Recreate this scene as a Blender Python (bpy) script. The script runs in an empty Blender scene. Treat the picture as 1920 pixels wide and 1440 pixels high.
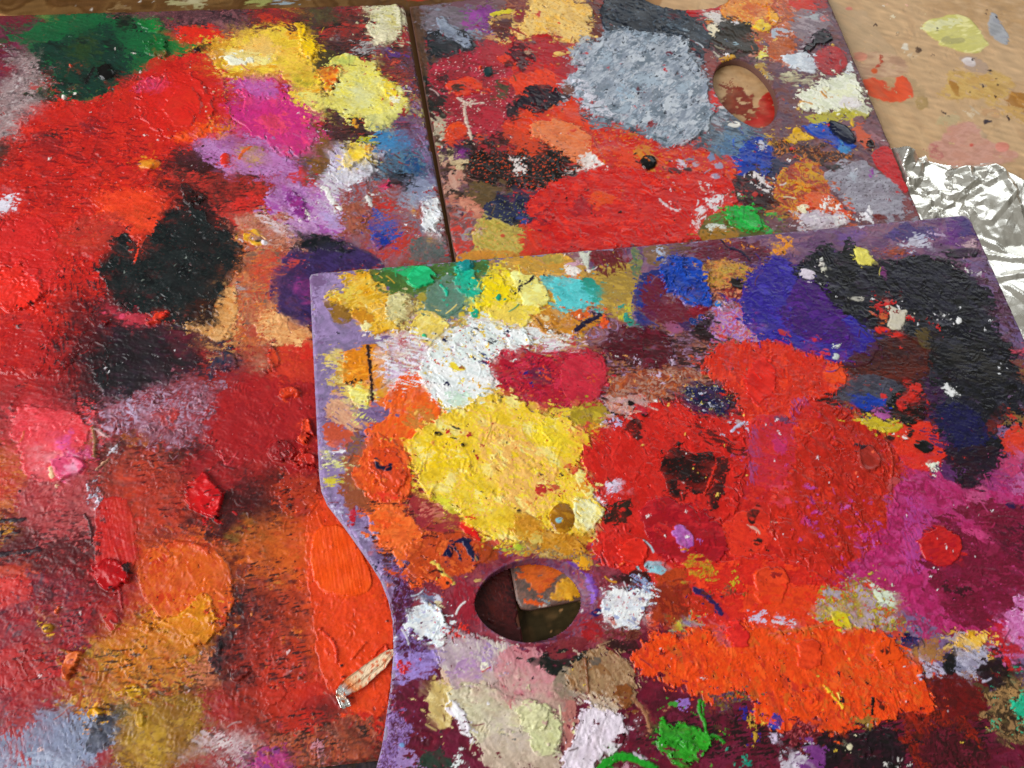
import bpy, math
import numpy as np
from mathutils import Matrix, Vector
from mathutils.geometry import delaunay_2d_cdt

# ------------------------------------------------------------------ camera, light, exposure
SC = bpy.context.scene
COL = SC.collection
F_PX, TILT, ROLL = 1500.0, math.radians(25.0), math.radians(13.5)
Z_BOARD = 0.0055            # top of the two lower palettes
CAM_H = 0.388 + Z_BOARD     # camera above the table (table top is z = 0)
_n = np.array([math.sin(TILT) * math.sin(ROLL), -math.sin(TILT) * math.cos(ROLL), -math.cos(TILT)])


def _ray(x, y):
    x = np.asarray(x, float); y = np.asarray(y, float)
    return np.stack([(x - 960) / F_PX, (y - 720) / F_PX, np.ones_like(x)], -1)


def _hit(x, y):
    r = _ray(x, y)
    return r * (-1.0 / (r @ _n))[..., None]


_e = _hit(762, 20) - _hit(963, 1145)
AY = _e / np.linalg.norm(_e)
AX = np.cross(AY, _n)
RW = np.stack([AX, AY, _n])                 # camera axes -> world axes
CAM = np.array([0, 0, CAM_H])
_o = RW @ (_hit(960, 720) * (CAM_H))        # put the world origin under the middle of the view
CAM = np.array([-_o[0], -_o[1], CAM_H])


def at(x, y, z=0.0):
    """table-plane point (height z) that a spot of the place has, from where it was measured"""
    r = _ray(x, y) @ RW.T
    k = (z - CAM_H) / r[..., 2]
    return CAM + r * k[..., None]


def back(P):
    """world -> measured spot"""
    d = (np.asarray(P) - CAM) @ RW
    return 960 + F_PX * d[..., 0] / d[..., 2], 720 + F_PX * d[..., 1] / d[..., 2]


cam_data = bpy.data.cameras.new('camera')
cam = bpy.data.objects.new('camera', cam_data)
COL.objects.link(cam)
_m = Matrix(RW.tolist()) @ Matrix(((1, 0, 0), (0, -1, 0), (0, 0, -1)))
cam.matrix_world = Matrix.Translation(Vector(CAM)) @ _m.to_4x4()
cam_data.sensor_width = 36
cam_data.lens = 36 * F_PX / 1920
cam_data.clip_start = 0.01
cam_data.clip_end = 50
SC.camera = cam

world = bpy.data.worlds.new('World')
SC.world = world
world.use_nodes = True
bg = world.node_tree.nodes['Background']
wt = world.node_tree                          # the room: pale warm ceiling, duller walls
_tc = wt.nodes.new('ShaderNodeTexCoord'); _sp = wt.nodes.new('ShaderNodeSeparateXYZ'); _cr = wt.nodes.new('ShaderNodeMix')
_cr.data_type = 'RGBA'
wt.links.new(_tc.outputs['Generated'], _sp.inputs[0]); _mr = wt.nodes.new('ShaderNodeMapRange')
_mr.interpolation_type = 'SMOOTHSTEP'
_mr.inputs[1].default_value = 0.15; _mr.inputs[2].default_value = 0.8
wt.links.new(_sp.outputs['Z'], _mr.inputs[0]); wt.links.new(_mr.outputs[0], _cr.inputs[0])
_cr.inputs[6].default_value = (0.26, 0.23, 0.18, 1); _cr.inputs[7].default_value = (1.0, 0.96, 0.86, 1)
wt.links.new(_cr.outputs[2], bg.inputs[0])
bg.inputs[1].default_value = 0.27

# the window at the left; a weaker far-right lamp added for the foil's highlights
def window_or_foil_lamp(loc, sx, sy, watts, col):
    la = bpy.data.lights.new('window_or_foil_light', 'AREA')
    la.shape = 'RECTANGLE'; la.size = sx; la.size_y = sy
    la.energy = watts; la.color = col
    lo = bpy.data.objects.new('window_or_foil_light', la)
    COL.objects.link(lo)
    lo.location = loc
    lo.rotation_euler = (Vector((0, 0, 0)) - Vector(loc)).to_track_quat('-Z', 'Y').to_euler()


window_or_foil_lamp((-2.0, -0.30, 1.30), 2.1, 1.7, 78, (0.97, 0.99, 1.0))
window_or_foil_lamp((1.4, 1.75, 1.25), 2.3, 1.3, 17, (0.92, 0.97, 1.0))

SC.view_settings.view_transform = 'Standard'
SC.view_settings.look = 'None'
SC.view_settings.exposure = 0.14
SC.view_settings.gamma = 1.0

# ------------------------------------------------------------------ helpers


def lin(h):
    v = np.array([int(h[i:i + 2], 16) for i in (0, 2, 4)]) / 255.0
    return np.where(v <= 0.04045, v / 12.92, ((v + 0.055) / 1.055) ** 2.4)


def pig(h):
    """pigment colour: a touch deeper than the lit paint looks"""
    c = np.maximum(lin(h) - HAZE, .001)
    c = PIG * (c * .45 + .55 * c ** 1.22)
    return np.clip(c, 0.0035, 0.86)


PIG = 1.0
HAZE = 0.011
rng = np.random.default_rng(11)
NT = 1024


def _tex(seed, f0=NT / 24.0, slope=2.0, lowcut=True):
    r = np.random.default_rng(seed)
    w = np.fft.rfft2(r.standard_normal((NT, NT)))
    fy = np.fft.fftfreq(NT)[:, None] * NT
    fx = np.fft.rfftfreq(NT)[None] * NT
    f = np.hypot(fx, fy)
    a = np.where(f < f0, (f / f0) ** 2, (np.maximum(f, 1) / f0) ** -slope)
    a /= np.maximum(f, 1) ** 0.5
    t = np.fft.irfft2(w * a, s=(NT, NT))
    return (t / t.std()).astype(np.float32)


TEX = [_tex(1), _tex(2), _tex(3), _tex(4)]
TEXR = [_tex(5, slope=1.35), _tex(6, slope=1.35)]   # rougher


def noise(X, Y, wl, seed=0, ang=0.0, st=1.0, rough=False):
    """fractal noise, largest feature wl cells, stretched st times along ang (radians)"""
    c, s = math.cos(ang), math.sin(ang)
    k = 24.0 / wl
    h = (seed * 7919) % 100003
    u = (c * X + s * Y) * (k / st) + (h * 0.618) % NT
    v = (-s * X + c * Y) * k + (h * 0.414) % NT
    T = (TEXR[h % 2] if rough else TEX[h % 4])
    u0 = np.floor(u); v0 = np.floor(v)
    fu = (u - u0).astype(np.float32); fv = (v - v0).astype(np.float32)
    i = u0.astype(np.int64) % NT; j = v0.astype(np.int64) % NT
    i1 = (i + 1) % NT; j1 = (j + 1) % NT
    return (T[j, i] * (1 - fu) + T[j, i1] * fu) * (1 - fv) + (T[j1, i] * (1 - fu) + T[j1, i1] * fu) * fv


def sm(a, b, x):
    t = np.clip((x - a) / (b - a), 0, 1)
    return t * t * (3 - 2 * t)


def chaikin(p, n=2, closed=True):
    p = np.asarray(p, float)
    for _ in range(n):
        if closed:
            q = np.roll(p, -1, 0)
            p = np.stack([p * .75 + q * .25, p * .25 + q * .75], 1).reshape(-1, 2)
        else:
            a, b = p[:-1], p[1:]
            m = np.stack([a * .75 + b * .25, a * .25 + b * .75], 1).reshape(-1, 2)
            p = np.vstack([p[:1], m, p[-1:]])
    return p


def seg_dist(X, Y, a, b):
    d = np.full(X.shape, 1e9, np.float32)
    for (ax, ay), (bx, by) in zip(a, b):
        ex, ey = bx - ax, by - ay
        t = np.clip(((X - ax) * ex + (Y - ay) * ey) / max(ex * ex + ey * ey, 1e-12), 0, 1)
        d = np.minimum(d, (X - ax - t * ex) ** 2 + (Y - ay - t * ey) ** 2)
    return np.sqrt(d)


def inside(X, Y, p):
    r = np.zeros(X.shape, bool)
    q = np.roll(p, -1, 0)
    for (ax, ay), (bx, by) in zip(p, q):
        if ay == by:
            continue
        c = (ay > Y) != (by > Y)
        r ^= c & (X < (bx - ax) * (Y - ay) / (by - ay) + ax)
    return r


def sdf_grid(x0, y0, w, h, p, closed=True):
    """signed distance (positive inside) of polygon p on the cell window, in cells"""
    st = max(1, int(math.sqrt(w * h / 9000.0)))
    xs = np.arange(x0 - st, x0 + w + 2 * st, st, dtype=np.float32)
    ys = np.arange(y0 - st, y0 + h + 2 * st, st, dtype=np.float32)
    X, Y = np.meshgrid(xs, ys)
    if closed:
        d = seg_dist(X, Y, p, np.roll(p, -1, 0))
        d = np.where(inside(X, Y, p), d, -d)
    else:
        d = -seg_dist(X, Y, p[:-1], p[1:])
    if st == 1:
        return d[1:1 + h, 1:1 + w]
    gx = (np.arange(w) + st) / st; gy = (np.arange(h) + st) / st
    i = np.floor(gx).astype(int); j = np.floor(gy).astype(int)
    fx = (gx - i)[None]; fy = (gy - j)[:, None]
    d = d.astype(np.float32)
    return ((d[j][:, i] * (1 - fx) + d[j][:, i + 1] * fx) * (1 - fy)
            + (d[j + 1][:, i] * (1 - fx) + d[j + 1][:, i + 1] * fx) * fy)


def link(name, me, mat=None, parent=None, label=None, cat=None, kind=None):
    o = bpy.data.objects.new(name, me)
    COL.objects.link(o)
    if mat is not None and me is not None:
        me.materials.append(mat)
    if parent is not None:
        o.parent = parent
        o.matrix_parent_inverse = Matrix.Translation(-Vector(parent.location))
    if label: o['label'] = label
    if cat: o['category'] = cat
    if kind: o['kind'] = kind
    return o


# ------------------------------------------------------------------ materials


def new_mat(name):
    m = bpy.data.materials.new(name)
    m.use_nodes = True
    nt = m.node_tree
    b = nt.nodes['Principled BSDF']
    return m, nt, b


def N(nt, kind, **kw):
    n = nt.nodes.new(kind)
    for k, v in kw.items():
        setattr(n, k, v)
    return n


def paint_mat(name, bump=0.05, scale=900.0, spec=0.30):
    m, nt, b = new_mat(name)
    at_ = N(nt, 'ShaderNodeAttribute', attribute_name='pigment')
    gl = N(nt, 'ShaderNodeAttribute', attribute_name='gloss')
    tc = N(nt, 'ShaderNodeTexCoord')
    no = N(nt, 'ShaderNodeTexNoise')
    no.inputs['Scale'].default_value = scale
    no.inputs['Detail'].default_value = 5
    no.inputs['Roughness'].default_value = 0.65
    nt.links.new(tc.outputs['Object'], no.inputs['Vector'])
    mr = N(nt, 'ShaderNodeMapRange')
    mr.inputs[1].default_value = 0.25; mr.inputs[2].default_value = 0.75
    mr.inputs[3].default_value = 0.96; mr.inputs[4].default_value = 1.04
    nt.links.new(no.outputs['Fac'], mr.inputs[0])
    mx = N(nt, 'ShaderNodeMix', data_type='RGBA', blend_type='MULTIPLY')
    mx.inputs[0].default_value = 1.0
    nt.links.new(at_.outputs['Color'], mx.inputs[6])
    nt.links.new(mr.outputs[0], mx.inputs[7])
    nt.links.new(mx.outputs[2], b.inputs['Base Color'])
    # gloss 0..1 -> roughness
    rr = N(nt, 'ShaderNodeMapRange')
    rr.inputs[1].default_value = 0; rr.inputs[2].default_value = 1
    rr.inputs[3].default_value = 0.50; rr.inputs[4].default_value = 0.12
    nt.links.new(gl.outputs['Fac'], rr.inputs[0])
    nt.links.new(rr.outputs[0], b.inputs['Roughness'])
    b.inputs['Specular IOR Level'].default_value = spec
    bp = N(nt, 'ShaderNodeBump')
    bp.inputs['Strength'].default_value = bump
    bp.inputs['Distance'].default_value = 0.0006
    nt.links.new(no.outputs['Fac'], bp.inputs['Height'])
    nt.links.new(bp.outputs[0], b.inputs['Normal'])
    return m


def wood_mat(name, col_a, col_b, attr=False, ang=0.0, rough=0.5):
    """wood with fine grain along object Y turned by ang; attr: colour comes from the pigment attribute"""
    m, nt, b = new_mat(name)
    tc = N(nt, 'ShaderNodeTexCoord')
    mp = N(nt, 'ShaderNodeMapping')
    mp.inputs['Rotation'].default_value = (0, 0, ang)
    mp.inputs['Scale'].default_value = (1.0, 0.035, 1.0)
    nt.links.new(tc.outputs['Object'], mp.inputs['Vector'])
    n1 = N(nt, 'ShaderNodeTexNoise')
    n1.inputs['Scale'].default_value = 1100; n1.inputs['Detail'].default_value = 6
    n1.inputs['Roughness'].default_value = 0.8
    nt.links.new(mp.outputs[0], n1.inputs['Vector'])
    n2 = N(nt, 'ShaderNodeTexNoise')
    n2.inputs['Scale'].default_value = 120; n2.inputs['Detail'].default_value = 3
    nt.links.new(mp.outputs[0], n2.inputs['Vector'])
    ad = N(nt, 'ShaderNodeMath', operation='ADD')
    nt.links.new(n1.outputs['Fac'], ad.inputs[0]); nt.links.new(n2.outputs['Fac'], ad.inputs[1])
    mr = N(nt, 'ShaderNodeMapRange')
    mr.inputs[1].default_value = 0.6; mr.inputs[2].default_value = 1.4
    nt.links.new(ad.outputs[0], mr.inputs[0])
    if attr:
        at_ = N(nt, 'ShaderNodeAttribute', attribute_name='pigment')
        mr.inputs[3].default_value = 0.90; mr.inputs[4].default_value = 1.09
        mx = N(nt, 'ShaderNodeMix', data_type='RGBA', blend_type='MULTIPLY')
        mx.inputs[0].default_value = 1
        nt.links.new(at_.outputs['Color'], mx.inputs[6]); nt.links.new(mr.outputs[0], mx.inputs[7])
        nt.links.new(mx.outputs[2], b.inputs['Base Color'])
    else:
        mx = N(nt, 'ShaderNodeMix', data_type='RGBA')
        mx.inputs[6].default_value = (*pig(col_a), 1); mx.inputs[7].default_value = (*pig(col_b), 1)
        nt.links.new(mr.outputs[0], mx.inputs[0])
        nt.links.new(mx.outputs[2], b.inputs['Base Color'])
    b.inputs['Roughness'].default_value = rough
    b.inputs['Specular IOR Level'].default_value = 0.16
    bp = N(nt, 'ShaderNodeBump')
    bp.inputs['Strength'].default_value = 0.12; bp.inputs['Distance'].default_value = 0.0004
    nt.links.new(n1.outputs['Fac'], bp.inputs['Height'])
    nt.links.new(bp.outputs[0], b.inputs['Normal'])
    return m


# ------------------------------------------------------------------ the paint on a surface
# style: thickness mm, ragged px, ragged wavelength px, feather px, fill of relief below, relief mm, relief wavelength px, alpha, gloss, part name
STY = {
    'F': dict(t=.12, r=5.0, rw=22, f=1.3, fill=.35, h=.10, hw=16, al=.97, g=.22, nm='paint_patch'),
    'K': dict(t=.72, r=5.5, rw=22, f=1.0, fill=.55, h=.46, hw=16, al=1.0, g=.42, nm='crusty_paint_patch'),
    'S': dict(t=.08, r=7.0, rw=18, f=2.0, fill=.15, h=.10, hw=12, al=.95, g=.22, nm='paint_smear'),
    'W': dict(t=.00, r=12., rw=40, f=20., fill=.0, h=.0, hw=20, al=.85, g=.25, nm=None),
    'B': dict(t=1.9, r=1.2, rw=14, f=.8, fill=.3, h=.05, hw=20, al=1.0, g=.75, nm='paint_blob'),
    'C': dict(t=.75, r=4.0, rw=26, f=.7, fill=.6, h=.16, hw=16, al=1.0, g=.42, nm='raised_paint_dab'),
    'M': dict(t=.12, r=12., rw=30, f=2.0, fill=.2, h=.30, hw=13, al=1.0, g=.25, nm='mixed_paint_patch'),
    'L': dict(t=.35, r=1.6, rw=9, f=.8, fill=.3, h=.10, hw=8, al=1.0, g=.30, nm='paint_stroke'),
}


class Ground:
    """a painted top: colour, relief, gloss and owner of every cell"""

    def __init__(s, z, cell, x0, x1, y0, y1, base):
        s.z, s.cell, s.x0, s.y0 = z, cell, x0, y0
        s.w = int((x1 - x0) / cell) + 1; s.h = int((y1 - y0) / cell) + 1
        s.C = np.empty((s.h, s.w, 3), np.float32); s.C[:] = pig(base)
        s.H = np.zeros((s.h, s.w), np.float32)      # mm
        s.G = np.full((s.h, s.w), .2, np.float32)
        s.I = np.zeros((s.h, s.w), np.int16)
        s.P = np.zeros((s.h, s.w), bool)            # crisp marks
        s.parts = [('underpaint', None)]
        s.n = 0

    def cells(s, pts):
        p = np.asarray(pts, float)
        q = at(p[:, 0], p[:, 1], s.z)
        return np.stack([(q[:, 0] - s.x0) / s.cell, (q[:, 1] - s.y0) / s.cell], 1)

    def ghost(s, cols, pts, sd, bare):
        """thin older film of the same paint spread round a patch"""
        q = s.cells(pts); c = pts.mean(0)
        k = np.linalg.norm(s.cells([c, c + (8, 0)])[1] - s.cells([c])[0]) / 8
        size = math.sqrt(max(np.ptp(pts[:, 0]) * np.ptp(pts[:, 1]), 1))
        g = min(9 + .13 * size, 26) * k
        q = chaikin(q, 1)
        pad = int(g * 2.2 + 4)
        x0 = max(0, int(q[:, 0].min()) - pad); x1 = min(s.w, int(q[:, 0].max()) + pad)
        y0 = max(0, int(q[:, 1].min()) - pad); y1 = min(s.h, int(q[:, 1].max()) + pad)
        if x1 - x0 < 3 or y1 - y0 < 3:
            return
        X, Y = np.meshgrid(np.arange(x0, x1, dtype=np.float32), np.arange(y0, y1, dtype=np.float32))
        d = sdf_grid(x0, y0, x1 - x0, y1 - y0, q)
        ang = math.radians(-15.0 + (sd * 53) % 70 - 35)
        d = d + g * (.75 + .8 * noise(X, Y, 60 * k, sd + 61) + .3 * noise(X, Y, 16 * k, sd + 62, ang, 2.5))
        al = sm(-1.5 * k, 2.5 * k, d) * sm(-.9, -.2, noise(X, Y, 24 * k, sd + 63, ang, 3.0, True) + np.clip(d / (18 * k), 0, 1.2) - .25)
        W = (slice(y0, y1), slice(x0, x1))
        if bare is not None:
            al = al * (1 - bare[W])
        P = np.array([pig(c_) for c_ in cols], np.float32)
        t = np.clip(.5 + .3 * noise(X, Y, 22 * k, sd + 64, ang, 2.5), 0, .999) * (len(P) - 1)
        i = t.astype(int); f = (t - i)[..., None]
        colr = P[i] * (1 - f) + P[np.minimum(i + 1, len(P) - 1)] * f
        colr = colr * (.90 + .10 * noise(X, Y, 12 * k, sd + 65, ang, 3.0))[..., None]
        s.C[W] += (colr - s.C[W]) * (.88 * al)[..., None]
        s.H[W] += .05 * al

    def run(s, text, ghosts=True):
        if ghosts:
            bare = np.zeros((s.h, s.w), np.float32)
            for ln in text.strip().splitlines():
                if ln.startswith('X '):
                    q = s.cells(np.array([float(v) for v in ln.split()[1:]]).reshape(-1, 2))
                    Y, X = np.mgrid[0:s.h, 0:s.w].astype(np.float32)
                    d = sdf_grid(0, 0, s.w, s.h, q)
                    bare = np.maximum(bare, sm(-4, 4, d + 5 * noise(X, Y, 25, 71, 0, 2)))
            sd = 0; first = True
            for ln in text.strip().splitlines():
                tk = ln.split('|')[0].split()
                sd += 1
                if len(tk) < 3 or tk[0] not in 'FKMS' or '+' in tk[0]:
                    continue
                if tk[0] == 'M' and 'r=0' in tk:
                    if first:
                        s.n += 1
                        s.daub('M', tk[1].split(','), np.array([float(v) for v in tk[2:] if '=' not in v and v[0] != '+']).reshape(-1, 2),
                               {v.split('=')[0]: float(v.split('=')[1]) for v in tk[2:] if '=' in v} | {'np': 1}, [], None)
                        first = False
                    continue
                if tk[2][0] == '@':
                    continue
                pts = np.array([float(v) for v in tk[2:] if '=' not in v and v[0] != '+']).reshape(-1, 2)
                if np.ptp(pts[:, 0]) * np.ptp(pts[:, 1]) < 300:
                    continue
                s.ghost(tk[1].split(','), pts, sd, bare)
            s.drag(.5, 16, 12, 20)
        done = not ghosts
        for ln in text.strip().splitlines():
            ln = ln.strip()
            if not ln or ln[0] in '#X':
                continue
            if not done and ln[0] == 'M' and ' r=0' in ln:
                done = True                     # the base coat is already down, under the older films
                continue
            if ln[0] == '~':
                s.blend(*[float(v) for v in ln[1:].split()])
                continue
            if ln[0] == '!':
                s.drag(*[float(v) for v in ln[1:].split()])
                continue
            a = ln.split('|')
            lab = a[1].strip() if len(a) > 1 else None
            tk = a[0].split()
            st, cols = tk[0], tk[1].split(',')
            nums, opts, fl = [], {}, []
            ell = False
            for t in tk[2:]:
                if t[0] == '@':
                    ell = True; nums.append(float(t[1:]))
                elif t.startswith('+'):
                    fl.append(t[1:].split('*'))
                elif '=' in t:
                    k, v = t.split('='); opts[k] = float(v)
                else:
                    nums.append(float(t))
            if ell:
                cx, cy, rx, ry = nums[:4]
                ro = math.radians(nums[4]) if len(nums) > 4 else 0
                th = np.arange(14) / 14 * 2 * math.pi
                ex, ey = rx * np.cos(th), ry * np.sin(th)
                pts = np.stack([cx + ex * math.cos(ro) - ey * math.sin(ro), cy + ex * math.sin(ro) + ey * math.cos(ro)], 1)
            else:
                pts = np.array(nums).reshape(-1, 2)
            s.n += 1
            if st == 'D':
                s.dots(cols, pts, opts)
            else:
                s.daub(st, cols, pts, opts, fl, lab)

    def daub(s, st, cols, pts, o, fl, lab):
        y = dict(STY[st]); y.update(o)
        sd = s.n
        q = s.cells(pts)
        closed = st != 'L'
        c = pts.mean(0)
        k = np.linalg.norm(np.diff(s.cells([c, c + (8, 0)]), axis=0)) / 8
        k2 = np.linalg.norm(np.diff(s.cells([c, c + (0, 8)]), axis=0)) / 8
        k = math.sqrt(k * k2)                       # cells per measured unit here
        q = chaikin(q, 2 if closed else 2, closed)
        wd = y.get('w', 8) * k / 2 if not closed else 0
        pad = int(y['r'] * k * 2 + y['f'] * k + wd + 3)
        x0 = max(0, int(q[:, 0].min()) - pad); x1 = min(s.w, int(q[:, 0].max()) + pad)
        y0 = max(0, int(q[:, 1].min()) - pad); y1 = min(s.h, int(q[:, 1].max()) + pad)
        if x1 - x0 < 3 or y1 - y0 < 3:
            return
        d = sdf_grid(x0, y0, x1 - x0, y1 - y0, q, closed)
        if not closed:
            d = d + wd
        X, Y = np.meshgrid(np.arange(x0, x1, dtype=np.float32), np.arange(y0, y1, dtype=np.float32))
        ang = math.radians(-y.get('a', 20.0 + (sd * 37) % 60 - 30))
        R, RW_ = y['r'] * k * (1 if st in 'BCL' else .55 + .8 * ((sd * 0.618) % 1)), y['rw'] * k * (.8 + .6 * ((sd * .377) % 1))
        # ragged outline: broad wander plus a rough fringe
        n1 = noise(X, Y, RW_ * 1.6, sd)
        n2 = noise(X, Y, max(RW_ * .42, 4), sd + 1, ang, 4.0)
        n3 = noise(X, Y, max(RW_ * .9, 5), sd + 13, ang, 1.2)
        fr = np.clip(.35 + .5 * n3, .12, 1.2)           # some stretches of the edge are clean, some frayed
        dr = d + R * (.45 * n1 + .75 * n2 * fr)
        f = max(y['f'] * k, .6)
        al = sm(-f, f, dr) * y['al']
        inner = np.clip(d / max(float(d.max()), 1), 0, 1)
        if st == 'S':
            cov = y.get('c', .62)
            ns = noise(X, Y, max(9 * k, 5), sd + 2, ang, 5.0, True)
            al = al * sm(-.35, .35, ns + (cov - .5) * 3 + .5 * inner)
        elif st == 'W':
            al = al * np.clip(.75 + .35 * noise(X, Y, 26 * k, sd + 2, ang, 1.5, True), 0, 1)
        elif st in 'FK':
            cov = y.get('c', .97 if st == 'F' else .985)
            ns = noise(X, Y, max(14 * k, 5), sd + 2, ang, 2.0, True)
            al = al * (1 - (.16 if st == 'K' else .12) * np.clip(noise(X, Y, 40 * k, sd + 16, ang, 1.6) - .2, 0, 1.5))
            al = al * sm(-.2, .2, ns + (cov - .5) * 5.2 - .25 * (1 - inner) * (1 if R > 3 * k else 0))
        # colour
        P = [pig(c_) for c_ in cols]
        if st == 'M':
            colr = np.empty(X.shape + (3,), np.float32); colr[:] = P[0]
            wl = y.get('mw', 26) * k * 2.3
            wx = X + .45 * wl * noise(X, Y, wl * 1.2, sd + 41); wy = Y + .45 * wl * noise(X, Y, wl * 1.2, sd + 42)
            for i, p in enumerate(P[1:]):
                nn = .85 * noise(wx, wy, wl * (1, .65, .85, .5)[i % 4], sd + 11 + i, ang, y.get('st', 1.8)) \
                    + .16 * noise(X, Y, wl * .3, sd + 17 + i, ang, 4.0, True)
                m = sm(-.3, .75, nn - y.get('mt', .1)) * .9
                colr += (p - colr) * m[..., None]
            v = noise(X, Y, 14 * k, sd + 5, ang, 3.5)
            colr *= (1 + .07 * v)[..., None]
        else:
            nb = noise(X, Y, y.get('cw', 34) * k, sd + 3, ang, 1.6)
            na = noise(X, Y, max(10 * k, 4), sd + 4, ang, y.get('st', 4.0), True)
            if len(P) > 1:
                u = np.clip(.5 + .33 * nb + .17 * na, 0, .9999) * (len(P) - 1)
                i = u.astype(int); fr = sm(.2, .8, u - i)[..., None]
                A = np.array(P, np.float32)
                colr = A[i] * (1 - fr) + A[np.minimum(i + 1, len(P) - 1)] * fr
            else:
                colr = np.empty(X.shape + (3,), np.float32); colr[:] = P[0]
            colr = colr * (1 + .05 * na + .05 * nb)[..., None]
        for j, g in enumerate(fl):
            cv = float(g[1]) if len(g) > 1 else .1
            wl = (float(g[2]) if len(g) > 2 else 8) * k
            nn = noise(X, Y, max(wl, 2.5), sd + 31 + j, ang, float(g[3]) if len(g) > 3 else 1.6, True)
            th = {True: 0}.get(False, 0) + np.sqrt(2) * _inv(1 - 2 * cv)
            m = sm(th - .12, th + .22, nn)
            colr = colr + (pig(g[0]) - colr) * m[..., None]
        if 'al' in o:
            al = np.minimum(al, 1)
        W = (slice(y0, y1), slice(x0, x1))
        C, H, G, I = s.C[W], s.H[W], s.G[W], s.I[W]
        C += (colr - C) * al[..., None]
        # relief
        if st == 'K' and (al > .5).sum() > 900:
            r_ = np.random.default_rng(sd + 500)
            jj, ii = np.nonzero(al > .8)
            ridge = np.zeros(al.shape, np.float32)
            size = math.sqrt(len(jj))
            for _ in range(int(3 + len(jj) / (1700 * k * k))):
                m_ = r_.integers(len(jj)); p = np.array([x0 + ii[m_], y0 + jj[m_]], float)
                ln = size * (.06 + .22 * r_.random() ** 2) + 4 * k
                b = ang + r_.normal(0, .8); cv = r_.normal(0, .9)
                an = b + cv * np.linspace(0, 1, 9)
                path = p + np.stack([np.cumsum(np.cos(an)), np.cumsum(np.sin(an))], 1) * ln / 9
                a0 = np.maximum((path.min(0) - 6 * k).astype(int) - (x0, y0), 0); a1 = np.minimum((path.max(0) + 6 * k).astype(int) + 2 - (x0, y0), (x1 - x0, y1 - y0))
                if (a1 - a0).min() < 2:
                    continue
                Wn = (slice(a0[1], a1[1]), slice(a0[0], a1[0]))
                dd_ = seg_dist(X[Wn], Y[Wn], path[:-1], path[1:])
                ridge[Wn] = np.maximum(ridge[Wn], np.exp(-(dd_ / (1.3 * k + .35)) ** 2) * (.25 + .75 * r_.random()))
            H = s.H[y0:y1, x0:x1]
            H += y['h'] * 1.35 * ridge * np.clip(al, 0, 1)
        if st != 'W':
            hw = y['hw'] * k
            nl = noise(X, Y, hw * 2.6, sd + 8, ang, 1.6)
            calm = np.clip(.35 + .65 * noise(X, Y, hw * 4.5, sd + 14), .03, 1.5)
            Xr = X + 2.2 * hw * noise(X, Y, hw * 5, sd + 18); Yr = Y + 2.2 * hw * noise(X, Y, hw * 5, sd + 19)
            tq = noise(Xr, Yr, hw * 1.9, sd + 15, ang, 2.4) * 1.5
            plate = np.floor(tq) + sm(0, .2, tq - np.floor(tq))       # knife plates with sharp steps
            rid = np.maximum(1 - np.abs(noise(Xr, Yr, hw * 2.0, sd + 6, ang + .5, 2.6)) * 2.2 - .74, 0) * 3.4
            fine = noise(Xr, Yr, max(hw * .45, 4), sd + 7, ang, 5.0)
            if st == 'K':
                rel = .24 * nl + calm * (.20 * plate + .46 * rid + .035 * fine)
            elif st in 'CB':
                rel = .30 * nl + calm * (.14 * plate + .30 * rid)
            else:
                rel = .16 * nl + calm * (.18 * plate + .45 * rid) + .05 * noise(X, Y, 7 * k, sd + 9, ang, 9.0)
            dd = np.maximum(dr, 0)
            if st == 'B':
                rad = max(float(d.max()), 1)
                prof = np.sqrt(np.clip(1 - (1 - np.clip(dr / rad, 0, 1)) ** 2, 0, 1))
                ht = y['t'] * prof + y['h'] * rel * prof
            else:
                lip = y.get('lip', .55 if st == 'K' else (.16 if st == 'C' else .12))
                ew = (5 if st in 'KC' else 3) * k
                edge = np.exp(-((dd - 1.6 * k) / ew) ** 2)
                rise = sm(0, (2.2 if st in 'KCL' else 1.5) * k + .5, dr + .5)
                ht = rise * (y['t'] * (1 + lip * edge) + y['h'] * rel)
            if 'sk' in y:      # brush striation along ang
                ht = ht + y['sk'] * noise(X, Y, 4.2 * k, sd + 9, ang, 30.0) * al
            a2 = np.clip(al, 0, 1)
            mu = float((H * a2).sum() / max(a2.sum(), 1))
            H += a2 * (y['fill'] * (mu - H)) + ht * a2
            np.maximum(H, -.15, out=H)
            G += (y['g'] * np.clip(.95 + .5 * noise(X, Y, 55 * k, sd + 12), .25, 1.8) - G) * al
            if y['nm']:
                big = float((al > .5).sum()) / (k * k)
                if big > 45 and y.get('np', 0) == 0:
                    s.parts.append((y['nm'], lab))
                    I[al > .5] = len(s.parts) - 1
                if st in 'BCL':
                    s.P[W] |= al > .3

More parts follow.
